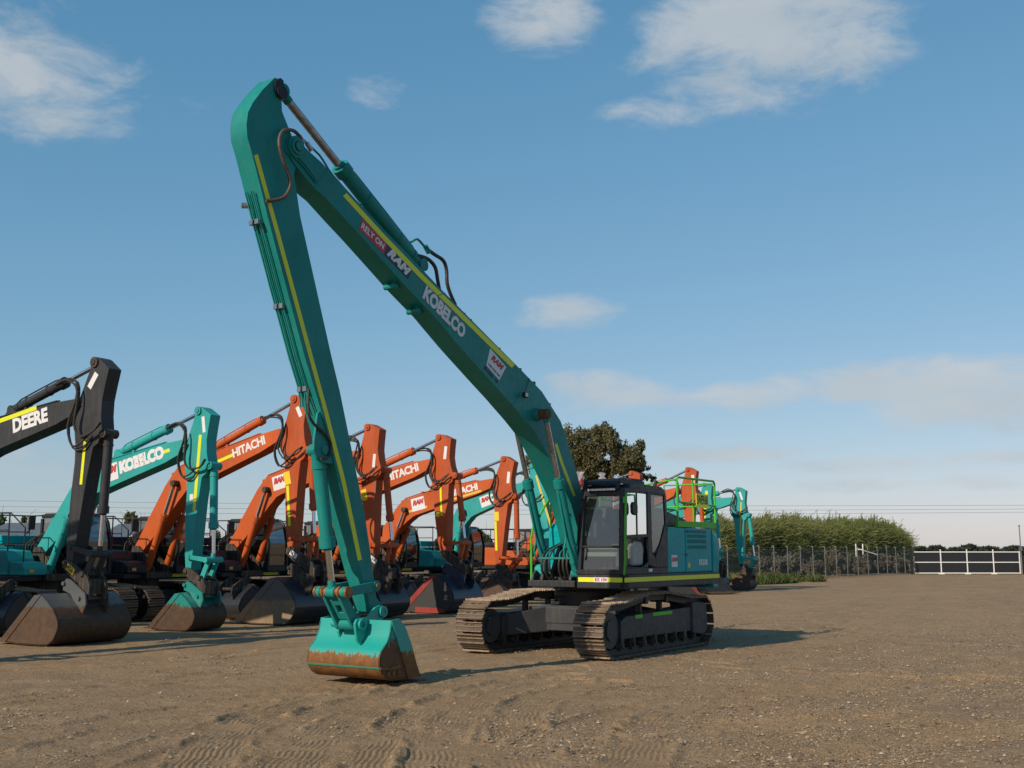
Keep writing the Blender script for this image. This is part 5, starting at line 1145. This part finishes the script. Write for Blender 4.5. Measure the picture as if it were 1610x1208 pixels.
def mk_ground():
    m, t, o = new_mat('gravel_and_dirt'); b = pbsdf(t, o, (.2, .17, .13), .92, 0, .25)
    big = noise(t, .22, 4, .55); mid = noise(t, 1.3, 5, .6); fine = noise(t, 34, 6, .75); grit = noise(t, 90, 4, .8)
    base = cmix(t, rng_map(t, big, .38, .62), (.310, .198, .100), (.262, .180, .104))
    base = cmix(t, rng_map(t, mid, .44, .62, 0, .85), base, (.360, .250, .140))
    base = cmix(t, rng_map(t, fine, .50, .58, 0, .75), base, (.135, .090, .050))
    base = cmix(t, rng_map(t, grit, .55, .66, 0, .7), base, (.42, .31, .19))
    # gravel: every Voronoi cell a stone of its own shade, in drifts
    c = t.nodes.new('ShaderNodeTexCoord'); drift = rng_map(t, noise(t, .55, 5, .65), .42, .60, .15, 1)
    st_ = base; hts = []
    for sc2, lo, key in ((26, .70, 0), (48, .55, 1)):
        vo = t.nodes.new('ShaderNodeTexVoronoi'); vo.inputs['Scale'].default_value = sc2; t.links.new(c.outputs['Object'], vo.inputs[0])
        vs = t.nodes.new('ShaderNodeSeparateColor'); t.links.new(vo.outputs['Color'], vs.inputs[0])
        pick = t.nodes.new('ShaderNodeMath'); pick.operation = 'MULTIPLY'; t.links.new(rng_map(t, vs.outputs[0], lo, lo + .02), pick.inputs[0]); t.links.new(rng_map(t, vo.outputs['Distance'], .38, .48, 1, 0), pick.inputs[1])
        p2 = t.nodes.new('ShaderNodeMath'); p2.operation = 'MULTIPLY'; t.links.new(pick.outputs[0], p2.inputs[0]); t.links.new(drift, p2.inputs[1])
        shade = cmix(t, vs.outputs[1], (.12, .085, .054), (.50, .37, .24)); shade = cmix(t, rng_map(t, vs.outputs[2], .6, .7, 0, .7), shade, (.215, .185, .15))
        st_ = cmix(t, p2.outputs[0], st_, shade); hts.append(p2.outputs[0])
    at_ = t.nodes.new('ShaderNodeAttribute'); at_.attribute_name = 'drive'
    st_ = cmix(t, rng_map(t, at_.outputs['Fac'], 0, 1, 0, .75), st_, cmix(t, rng_map(t, fine, .4, .62), (.355, .245, .138), (.265, .182, .104)))
    t.links.new(st_, b.inputs['Base Color'])
    ad = t.nodes.new('ShaderNodeMath'); ad.operation = 'ADD'; t.links.new(fine, ad.inputs[0]); hh = t.nodes.new('ShaderNodeMath'); hh.operation = 'ADD'; t.links.new(hts[0], hh.inputs[0]); t.links.new(hts[1], hh.inputs[1]); t.links.new(hh.outputs[0], ad.inputs[1])
    ad2 = t.nodes.new('ShaderNodeMath'); ad2.operation = 'MULTIPLY_ADD'; t.links.new(mid, ad2.inputs[0]); ad2.inputs[1].default_value = 2.5; t.links.new(ad.outputs[0], ad2.inputs[2])
    bump(t, b, ad2.outputs[0], .9, .03); return m
gr_ = raw_mesh('ground', co, 4, idx, [mk_ground()], smooth=True); tag(gr_, kind='structure')
_, drv = trail_field(GX, GY); drv = np.maximum(drv, np.clip((fbm(GX, GY, .28, 3, 91) - .52) * 8, 0, 1) * .8) * np.where(RR < 140, 1, 0)
atr = gr_.data.attributes.new('drive', 'FLOAT', 'POINT'); atr.data.foreach_set('value', drv.ravel().astype(np.float32))
gr_['label'] = 'bare gravel and dirt yard with curved tyre marks'

# loose stones lying on the yard
NST = 230000
rad = 8.4 * np.exp(rng.random(NST) ** .85 * math.log(62 / 8.4)); an_ = np.radians(rng.uniform(-28, 28, NST)); X = rad * np.sin(an_); Y = rad * np.cos(an_)
dens = fbm(X, Y, .55, 3, 77) * .6 + fbm(X, Y, 2.1, 3, 41) * .4 + np.clip((X - 1) / 12, -.16, .10); keep = rng.random(NST) < np.clip((dens - .40) * 6, .10, 1) * np.clip((64 - rad) / 30, 0, 1) ** 1.5
X, Y, rad = X[keep], Y[keep], rad[keep]; n = len(X); h0, fl_ = trail_field(X, Y); keep = (rng.random(n) > fl_ * .75); X, Y, rad = X[keep], Y[keep], rad[keep]; n = len(X)
Z = gheight(X, Y, rad)
sz = np.clip(rng.lognormal(math.log(.0088), .45, n), .005, .032)
octa = np.array([(1, 0, 0), (-.9, .15, 0), (.1, 1, 0), (0, -.95, .1), (.1, .1, .75), (0, 0, -.7)])
of_ = np.array([(0, 2, 4), (2, 1, 4), (1, 3, 4), (3, 0, 4)])
rot = rng.random(n) * 6.28; cr, sr = np.cos(rot), np.sin(rot)
v = octa[None] * (1 + rng.uniform(-.3, .3, (n, 6, 3))) * sz[:, None, None]; v[:, :, 0] *= rng.uniform(.8, 1.5, n)[:, None]
vx = v[:, :, 0] * cr[:, None] - v[:, :, 1] * sr[:, None] + X[:, None]; vy = v[:, :, 0] * sr[:, None] + v[:, :, 1] * cr[:, None] + Y[:, None]; vz = v[:, :, 2] + Z[:, None] + sz[:, None] * .25
co = np.stack([vx, vy, vz], -1).reshape(-1, 3); idx = (of_[None] + (np.arange(n) * 6)[:, None, None]).reshape(-1)
mats = [flat('stone_grey', (.21, .165, .115), .9, 0, .2, 4), flat('stone_tan', (.33, .23, .135), .9, 0, .2, 4), flat('stone_dark', (.13, .092, .058), .9, 0, .2, 4), flat('stone_pale', (.44, .35, .25), .85, 0, .15, 4)]
mi_ = np.repeat(rng.choice(4, n, p=[.32, .36, .24, .08]), 4)
stn = raw_mesh('gravel', co, 3, idx, mats, mi_); tag(stn, 'loose gravel stones scattered over the dirt yard', 'gravel', kind='stuff')

# ================================================================== FENCE, GATE, PLANTS
GL = (34.74, 97.59); GRt = (43.93, 97.59)
fpts = [(-30.0, 24.0), (-14.0, 39.5), (3.2, 57.2), (17.4, 75.0), GL]
flen = [math.hypot(b[0] - a[0], b[1] - a[1]) for a, b in zip(fpts, fpts[1:])]
def along(pts, d):
    for a, b in zip(pts, pts[1:]):
        l = math.hypot(b[0] - a[0], b[1] - a[1])
        if d <= l + 1e-6: return (a[0] + (b[0] - a[0]) * d / l, a[1] + (b[1] - a[1]) * d / l)
        d -= l
    return pts[-1]
fence = empty('fence', (fpts[0][0], fpts[0][1], 0)); tag(fence, 'long wire fence on thin grey posts, running behind the machines to the gate', 'fence')
def rel(p, o): return (p[0] - o[0], p[1] - o[1])
tot = sum(flen); npst = int(tot / 2.15)
for k in range(npst + 1):
    p = rel(along(fpts, tot * k / npst), fpts[0]); m = MB(); m.cyl((p[0], p[1], 0), (p[0], p[1], 2.28), .035, 8); m.cyl((p[0], p[1], 2.28), (p[0] - .1, p[1] + .08, 2.30), .03, 8)
    m.build('fence_post', M['steelpost'], fence)
for a, b in zip(fpts, fpts[1:]):
    A, B = rel(a, fpts[0]), rel(b, fpts[0]); L_ = math.hypot(B[0] - A[0], B[1] - A[1]); me = MB(); me.add([(0, 0, .04), (L_, 0, .04), (L_, 0, 2.05), (0, 0, 2.05)], [(0, 1, 2, 3)])
    o = me.build('fence_mesh', M['mesh'], fence); o.location = (A[0], A[1], 0); o.rotation_euler = (0, 0, math.atan2(B[1] - A[1], B[0] - A[0]))
    m = MB()
    for z in (.05, 1.05, 2.05, 2.2): m.cyl((A[0], A[1], z), (B[0], B[1], z), .008, 4)
    m.build('fence_wire', M['steelpost'], fence)
# sliding gate
gate = empty('gate', (GL[0] + .1, GL[1], 0)); tag(gate, 'long low gate of dark panels in a white frame beyond the yard', 'gate')
GW = 9.1; m = MB(); m.box(.05, GW - .05, -.0, .02, .12, 1.86); m.build('gate_panel', M['gatepanel'], gate)
m = MB()
for k in range(76): u = .08 + k * (GW - .16) / 76; m.box(u, u + .03, -.012, -.001, .12, 1.86)
m.build('panel_ribs', M['gatepanel'], gate)
m = MB(); zz = (.06, .98, 1.86)
for z in zz: m.box(0, GW, -.05, -.014, z, z + .075)
m.build('gate_rail', M['whitepaint'], gate)
for k in range(5):
    u = k * GW / 4; m = MB(); m.box(u - .05, u + .05, -.062, -.052, .04, 1.96 if k in (0, 4) else 2.12)
    if 0 < k < 4: m.box(u - .25, u + .25, -.10, .1, .0, .06)
    if 0 < k: m.build('gate_upright', M['whitepaint'], gate)
for (x, hgt, w_) in ((GL[0] - .15, 2.3, .09), (GRt[0] + .25, 2.35, .12)):
    m = MB(); m.box(-w_, w_, -w_, w_, 0, hgt); m.box(-w_ - .03, w_ + .03, -w_ - .03, w_ + .03, hgt, hgt + .04); o = m.build('gate_post', M['dark'], None); o.location = (x, GL[1], 0)
    tag(o, 'dark square post at the left end of the white framed gate' if x < 40 else 'dark square post at the right end of the white framed gate', 'post')
m = MB(); m.cyl((0, 0, 0), (0, 0, 4.1), .06, 12, .045); m.cyl((0, 0, 4.08), (0, 0, 4.2), .08, 10); m.box(-.12, .12, -.1, .1, 2.0, 2.3); o = m.build('pole', M['steelpost'], None); o.location = (43.85, 97.0, 0)
tag(o, 'tall thin grey pole at the right end of the gate', 'pole')
m = MB(); m.box(-.3, .35, -.25, .25, 0, .62); m.box(-.34, .39, -.28, .28, .62, .67); o = m.build('gate_motor_box', M['steelpost'], None, .02); o.location = (44.4, 96.4, 0); tag(o, 'grey box on the ground beside the tall thin pole', 'motor box')
# low barrier frame beyond the fence
o = empty('barrier_frame', (29.8, 97.5, 0)); tag(o, 'white pipe frame with a sloping rail behind the wire fence', 'frame')
for x, h_ in ((0, 2.6), (.6, 2.6)):
    m = MB(); m.cyl((x, 0, 0), (x, 0, h_), .05, 8); m.build('upright', M['whitepaint'], o)
m = MB(); m.cyl((.05, 0, 2.2), (1.9, 0, 1.65), .035, 8); m.cyl((0, 0, 2.1), (.6, 0, 2.1), .035, 8); m.build('sloping_rail', M['whitepaint'], o)
# fence continuing right of the gate
f2 = empty('fence', (44.3, 97.6, 0)); tag(f2, 'short run of dark fencing beyond the right end of the gate', 'fence')
for k in range(8): m = MB(); m.cyl((.4 + k * 2.1, 0, 0), (.4 + k * 2.1, 0, 2.2), .04, 8); m.build('fence_post', M['dark'], f2)
m = MB(); m.box(.4, 15.1, .05, .06, .05, 1.95); m.build('fence_sheet', M['gatepanel'], f2)

# ---- foliage
def leafmat(name, a, b, rough=.6, trans=.25):
    m, t, o = new_mat(name); bs_ = pbsdf(t, o, a, rough, 0, .3)
    c = cmix(t, rng_map(t, noise(t, .9, 3), .35, .65), a, b)
    oi = t.nodes.new('ShaderNodeNewGeometry'); c2 = cmix(t, rng_map(t, oi.outputs['Random Per Island'], 0, 1, 0, .8), c, tuple(min(1, x * 1.7) for x in a)); t.links.new(c2, bs_.inputs['Base Color'])
    tl = t.nodes.new('ShaderNodeBsdfTranslucent'); t.links.new(c2, tl.inputs[0]); mx = t.nodes.new('ShaderNodeMixShader'); mx.inputs[0].default_value = trans
    t.links.new(bs_.outputs[0], mx.inputs[1]); t.links.new(tl.outputs[0], mx.inputs[2]); t.links.new(mx.outputs[0], o.inputs[0]); return m
M['leaf_euc'] = leafmat('gum_leaves', (.105, .105, .048), (.165, .145, .075), .6, .4)
M['leaf_green'] = leafmat('green_leaves', (.035, .065, .018), (.06, .095, .03))
M['leaf_reed'] = leafmat('reed_leaves', (.085, .105, .028), (.15, .155, .055))
M['leaf_scrub'] = leafmat('scrub_leaves', (.11, .105, .070), (.17, .14, .09))
M['leaf_weed'] = leafmat('weed_leaves', (.05, .09, .02), (.13, .12, .05))
M['leaf_dry'] = leafmat('dry_grass', (.20, .14, .06), (.14, .10, .045))
M['leaf_far'] = leafmat('far_pine_leaves', (.035, .048, .035), (.05, .062, .045))
M['bark'] = flat('grey_bark', (.13, .105, .085), .9, 0, .4, 3)
def leaves(name, centers, size, mat, parent=None, aspect=2.4, droop=.0, jitter=1.0):
    """one small kite-shaped leaf per centre"""
    n = len(centers); d = rng.normal(size=(n, 3)); d[:, 2] -= droop; d /= np.linalg.norm(d, axis=1)[:, None]
    e = np.cross(d, rng.normal(size=(n, 3))); e /= np.linalg.norm(e, axis=1)[:, None]
    s_ = (size * rng.uniform(.6, 1.3, n))[:, None]
    a = centers - d * s_; b = centers + e * s_ / aspect; c = centers + d * s_; f = centers - e * s_ / aspect
    return raw_mesh(name, np.stack([a, b, c, f], 1).reshape(-1, 3), 4, np.arange(n * 4), [mat], parent=parent)
def clump_points(blobs, n):
    """points in many little clumps spread over the shells of the given ellipsoids"""
    out_ = []; vols = np.array([b[3] * b[4] * b[5] for b in blobs]) ** .8; vols /= vols.sum()
    for b, vq in zip(blobs, vols):
        k = max(8, int(n * vq)); ncl = max(4, k // 60); dirs = rng.normal(size=(ncl, 3)); dirs /= np.linalg.norm(dirs, axis=1)[:, None]
        cc = dirs * rng.uniform(.35, 1.12, (ncl, 1)); cl_ = rng.integers(0, ncl, k)
        p = cc[cl_] + rng.normal(size=(k, 3)) * np.array([.10, .10, .15]) * rng.uniform(.5, 1.4, (ncl, 1))[cl_]; out_.append(p * np.array(b[3:6]) + np.array(b[:3]))
    return np.concatenate(out_)
def tree(label, x, y, blobs, n, leaf, size, limbs, trunk_r, group=None, droop=.5, cat='tree', name='tree'):
    t = empty(name, (x, y, 0)); tag(t, label, cat, group)
    leaves('crown', clump_points(blobs, n), size, leaf, t, droop=droop)
    m = MB()
    for (a, b, r_) in limbs:
        a, b = Vector(a), Vector(b); mid = (a + b) / 2 + Vector((random.uniform(-.3, .3), random.uniform(-.3, .3), 0)); m.cyl(a, mid, r_, 8, r_ * .8); m.cyl(mid, b, r_ * .8, 8, r_ * .45)
        for q in range(3):
            c = mid.lerp(b, random.random()); m.cyl(c, c + Vector((random.uniform(-1.2, 1.2), random.uniform(-.8, .8), random.uniform(.5, 1.6))), r_ * .3, 5, r_ * .1)
    m.build('trunk', M['bark'], t); return t
def at(px, Y): return (px - 805) / F_PX * Y
def hz(py, Y): return CAM_H + (HOR - py) / F_PX * Y
YT = 112.0; k_ = YT / F_PX; cx0 = at(935, YT)
def blob(px, py, rx, ry, dy=0, d=None): return (at(px, YT) - cx0, dy + random.uniform(-1.5, 1.5), hz(py, YT), rx * k_ * .86, rx * k_ * .5, ry * k_ * .86)
tree('big grey green gum tree rising behind the bend of the boom and the dark cab', cx0, YT,
     [blob(905, 700, 28, 30), blob(890, 720, 24, 26), blob(948, 700, 30, 30), blob(955, 690, 22, 20), blob(925, 725, 32, 26), blob(975, 715, 26, 24), blob(1002, 710, 20, 16), blob(1008, 735, 18, 18), blob(975, 745, 26, 16),
      blob(905, 745, 24, 18), blob(1022, 752, 14, 8), blob(925, 755, 46, 18), blob(950, 738, 36, 18), blob(905, 728, 30, 22), blob(1005, 745, 24, 14), blob(985, 728, 30, 16), blob(940, 680, 26, 14), blob(840, 735, 20, 20), blob(850, 755, 18, 12), blob(875, 690, 12, 10), blob(870, 750, 20, 14)],
     46000, M['leaf_euc'], .16, [((0, 0, 0), (-.4, 0, 7), .45), ((-.4, 0, 6), (-2.2, .3, 11), .25), ((-.2, 0, 6), (1.0, 0, 12), .25), ((.3, 0, 6.5), (3.6, .2, 10), .2), ((-1, 0, 5), (-5.0, 0, 9), .18), ((.2, 0, 5), (4.4, .3, 8), .16)], .4)
def small_tree(label, px, top, rx, Yd, group, leaf='leaf_green', n=2600, umb=False, size=.25):
    h_ = hz(top, Yd); w_ = rx / F_PX * Yd; bl_ = []
    for q in range(7):
        a = random.uniform(-1, 1); bl_.append((a * w_ * .75, random.uniform(-.5, .5) * w_, h_ * (.86 if umb else random.uniform(.5, .8)) - abs(a) * h_ * .08, w_ * random.uniform(.3, .5), w_ * .4, h_ * (.09 if umb else random.uniform(.16, .26))))
    return tree(label, at(px, Yd), Yd, bl_, n, M[leaf], size, [((0, 0, 0), (0, 0, h_ * .6), w_ * .07 + .05), ((0, 0, h_ * .5), (w_ * .5, 0, h_ * .75), .08), ((0, 0, h_ * .5), (-w_ * .5, 0, h_ * .75), .08)], .1, group)
small_tree('leafy green tree low over the yard at the far left edge', 18, 802, 26, 80, 'trees on the left beyond the fence')
small_tree('grey green tree behind the railing, between the charcoal arm and the orange boom', 218, 799, 26, 95, 'trees on the left beyond the fence', 'leaf_euc', 2600)
small_tree('low green tree seen between two orange arms', 755, 826, 24, 100, 'trees beyond the fence behind the row')
small_tree('bushy tree beyond the fence, left of the long green arm', 350, 838, 28, 100, 'trees beyond the fence behind the row', 'leaf_euc')
small_tree('dark bushy tree at the left of the reeds, behind the last teal excavator', 1195, 842, 30, 92, 'trees beyond the fence behind the row', 'leaf_green')
for i, (px, top, rx, lb) in enumerate(((1463, 859, 13, 'small pine on the horizon above the left end of the gate'), (1496, 862, 14, 'low pine second from the left on the horizon above the gate'), (1520, 857, 12, 'rounded pine on the horizon above the middle of the gate'),
                                       (1545, 860, 16, 'wide low pine on the horizon right of the middle of the gate'), (1583, 859, 12, 'small pine on the horizon near the right end of the gate'), (1606, 860, 10, 'pine on the horizon at the right edge of the photo'), (1440, 860, 10, 'pine on the horizon just right of the reeds'))):
    small_tree(lb, px, top, rx, 340, 'pines on the far horizon', 'leaf_far', 900, True, .8)
# far low tree line
pts = []; xs = np.concatenate([np.linspace(-330, 330, 900)]); co_ = []
for x in xs:
    h_ = 1.6 + 1.6 * float(fbm(np.array([x]), np.array([0.]), .05, 3, 5)[0]); q = rng.random((26, 3)); co_.append(np.stack([x + (q[:, 0] - .5) * 2, 470 + q[:, 1] * 6, q[:, 2] * h_ * 1.3], 1))
o = leaves('far_tree_line', np.concatenate(co_), 1.1, M['leaf_far']); tag(o, 'low dark line of far trees along the horizon', 'tree line', kind='stuff')

# reeds blown to the right
def reeds():
    n_c = 4600; t = rng.random(n_c); Yc = 82 + 22 * t + rng.uniform(2, 9, n_c); pxs = 1110 + (1412 - 1110) * t
    X_ = (pxs - 805) / F_PX * Yc
    prof_h = np.interp(pxs, [1110, 1180, 1230, 1300, 1340, 1370, 1392, 1403, 1415], [819, 817, 819, 823, 820, 820, 826, 838, 856]) + 3 + (fbm(pxs / 11, Yc * .25, 1, 4, 12) - .5) * 40 + rng.normal(0, 2.4, n_c) - (rng.random(n_c) < .06) * rng.uniform(3, 12, n_c)
    Hh = CAM_H + (HOR - prof_h) / F_PX * Yc
    V = []; 
    for j in range(11):
        f = rng.uniform(.25, 1.0, n_c) ** .7; z0 = (Hh - .5) * f; L_ = rng.uniform(.5, 1.2, n_c); w_ = rng.uniform(.02, .045, n_c)
        bx_ = X_ + rng.normal(0, .3, n_c) + .35 * f ** 2; by_ = Yc + rng.normal(0, .5, n_c); a = rng.uniform(-.3, 1.25, n_c)
        tx = bx_ + L_ * (.75 * np.cos(a)); tz = z0 + L_ * .95 * np.sin(a); ty = by_ + rng.normal(0, .25, n_c)
        mx_, my_, mz_ = (bx_ + tx) / 2, (by_ + ty) / 2, (z0 + tz) / 2 + .10
        V.append(np.stack([np.stack([bx_, by_, z0 - w_], 1), np.stack([mx_, my_, mz_ - w_], 1), np.stack([tx, ty, tz], 1), np.stack([mx_, my_, mz_ + w_], 1)], 1))
    # stems
    sx0 = np.stack([X_ - .03, Yc, np.zeros(n_c)], 1); sx1 = np.stack([X_ + .03, Yc, np.zeros(n_c)], 1); sx2 = np.stack([X_ + .32, Yc, Hh], 1); sx3 = np.stack([X_ + .28, Yc, Hh], 1)
    V.append(np.stack([sx0, sx1, sx2, sx3], 1))
    P_ = np.concatenate(V).reshape(-1, 3)
    o = raw_mesh('reed_bed', P_, 4, np.arange(len(P_)), [M['leaf_reed']]); tag(o, 'tall green reed thicket leaning in the wind behind the wire fence', 'reeds', kind='stuff')
reeds()
# scrub between fence and reeds
sc_l = ['grey brown scrub bush behind the fence, nearest the last teal excavator', 'rounded scrub bush behind the fence, second from the left', 'rounded scrub bush behind the fence, third from the left', 'tallest rounded bush behind the fence, in its middle', 'scrub bush behind the fence near the white pipe frame', 'scrub bush behind the fence closest to the gate', 'dry brownish bush behind the fence towards the gate']
for i, (px, top, rx, Yd) in enumerate(((1195, 862, 34, 80), (1235, 860, 30, 82), (1272, 861, 26, 86), (1313, 857, 22, 92), (1345, 866, 24, 95), (1395, 866, 26, 101), (1420, 872, 16, 103))):
    h_ = hz(top, Yd); w_ = rx / F_PX * Yd; bl_ = [(random.uniform(-.6, .6) * w_, random.uniform(-.5, .5), h_ * random.uniform(.3, .62), w_ * random.uniform(.35, .6), .8, h_ * random.uniform(.25, .4)) for q in range(6)]
    s_ = empty('shrub', (at(px, Yd), Yd, 0)); tag(s_, sc_l[i], 'shrub', 'scrub behind the fence'); leaves('foliage', clump_points(bl_, 2600), .13, M['leaf_scrub'], s_, droop=-.3)
    m = MB()
    for q in range(5): m.cyl((0, 0, 0), (random.uniform(-.6, .6) * w_, random.uniform(-.4, .4), h_ * .6), .03, 5, .01)
    m.build('stems', M['bark'], s_)
# weeds along the fence foot
def weeds(name, label, n_, mat, hmax, d0, d1, off0, off1, cat):
    d = rng.uniform(d0, d1, n_); P_ = np.array([along(fpts, q) for q in d]); off_ = rng.uniform(off0, off1, n_) ; nx_, ny_ = .79, -.61
    x = P_[:, 0] + nx_ * off_; y = P_[:, 1] + ny_ * off_; cl_ = fbm(x, y, .5, 3, 21) + np.interp(d, [0, dA, dA + 12, tot - 8, tot], [0, 0, .07, -.06, -.16]); kp = cl_ > .46; x, y, cl_ = x[kp], y[kp], cl_[kp]; n2 = len(x)
    h_ = hmax * rng.uniform(.3, 1, n2) * np.clip((cl_ - .35) * 4, .3, 1.2); a = rng.uniform(0, 6.28, n2); lw = .02 + .02 * rng.random(n2); lx = rng.normal(0, .12, n2); ly = rng.normal(0, .12, n2)
    V = np.stack([np.stack([x - lw * np.cos(a), y - lw * np.sin(a), np.full(n2, -.02)], 1), np.stack([x + lw * np.cos(a), y + lw * np.sin(a), np.full(n2, -.02)], 1), np.stack([x + lx + lw, y + ly, h_ * .7], 1), np.stack([x + lx * 1.6, y + ly * 1.6, h_], 1)], 1).reshape(-1, 3)
    o = raw_mesh(name, V, 4, np.arange(len(V)), [mat]); tag(o, label, cat, kind='stuff')
dA = flen[0] + flen[1]
weeds('weeds', 'green weeds growing along the foot of the wire fence', 22000, M['leaf_weed'], .60, dA, dA + 24, -2.5, 3.2, 'weeds')
weeds('dry_grass', 'dry straw coloured grass among the weeds at the fence foot', 16000, M['leaf_dry'], .60, dA - 6, dA + 20, -2.5, 2.4, 'dry grass')
weeds('rough_grass', 'rough grass behind the row of machines', 14000, M['leaf_weed'], .5, 20, dA, -2, 3.0, 'grass')
# shed roof far left and a pale wall seen between machines
for (px0, px1, top, Yd, label, nm, cat, mt_) in ((-40, 62, 820, 70, 'long grey shed roof behind the machines at the far left', 'shed', 'shed', 'steelpost'), (700, 760, 846, 76, 'pale low wall between the teal cab and the orange engine house', 'wall', 'wall', 'white'), (150, 200, 822, 74, 'grey shed seen between the charcoal arm and orange boom', 'shed', 'shed', 'steelpost')):
    x0, x1 = at(px0, Yd), at(px1, Yd); h_ = hz(top, Yd); o = empty(nm, ((x0 + x1) / 2, Yd, 0)); tag(o, label, cat); hw_ = (x1 - x0) / 2
    if nm == 'shed':
        m = MB(); m.add([(-hw_, 0, h_ - 1.2), (hw_, 0, h_ - 1.2), (hw_, 5, h_), (-hw_, 5, h_), (-hw_, 10, h_ - 1.2), (hw_, 10, h_ - 1.2)], [(0, 1, 2, 3), (3, 2, 5, 4)]); m.build('roof', M[mt_], o)
        m = MB(); m.box(-hw_ + .2, hw_ - .2, .2, 9.8, 0, h_ - 1.2); m.build('wall', M['dark'], o)
    else:
        m = MB(); m.box(-hw_, hw_, 0, .15, 0, h_); m.build('panel', M[mt_], o); m = MB(); m.box(-hw_, hw_, -.02, .17, h_, h_ + .06); m.build('capping', M['steelpost'], o)
# power cables, hung between poles outside the picture
YW = 150.0
for k, (pl_, pr_) in enumerate(((788, 797), (797, 802), (806, 806))):
    xa, xb = at(-260, YW), at(1900, YW + 0)
    z0 = hz(pl_ - 3, YW); z1 = hz(pr_ - 3, YW); m = MB()
    m.tube([(xa + (xb - xa) * t, YW + k * .8, z0 + (z1 - z0) * t - 1.1 * (1 - (2 * t - 1) ** 2) * .5) for t in [i / 12 for i in range(13)]], .022, 4, 0)
    o = m.build('power_cable', M['wire'], None); tag(o, ['uppermost thin power cable crossing the sky low over the yard', 'middle thin power cable crossing the sky low over the yard', 'lowest thin power cable crossing the sky low over the yard'][k], 'cable', 'power cables')
for px in (-260, 1900):
    x = at(px, YW); o = empty('power_pole', (x, YW + .8, 0)); tag(o, 'timber power pole carrying the cables off to the ' + ('left' if px < 0 else 'right'), 'power pole', 'power poles'); m = MB(); m.cyl((0, 0, 0), (0, 0, 10), .16, 10, .12); m.build('pole_shaft', M['bark'], o); m = MB(); m.box(-.06, .06, -1.2, 1.2, 8.8, 8.95); m.build('crossarm', M['bark'], o)
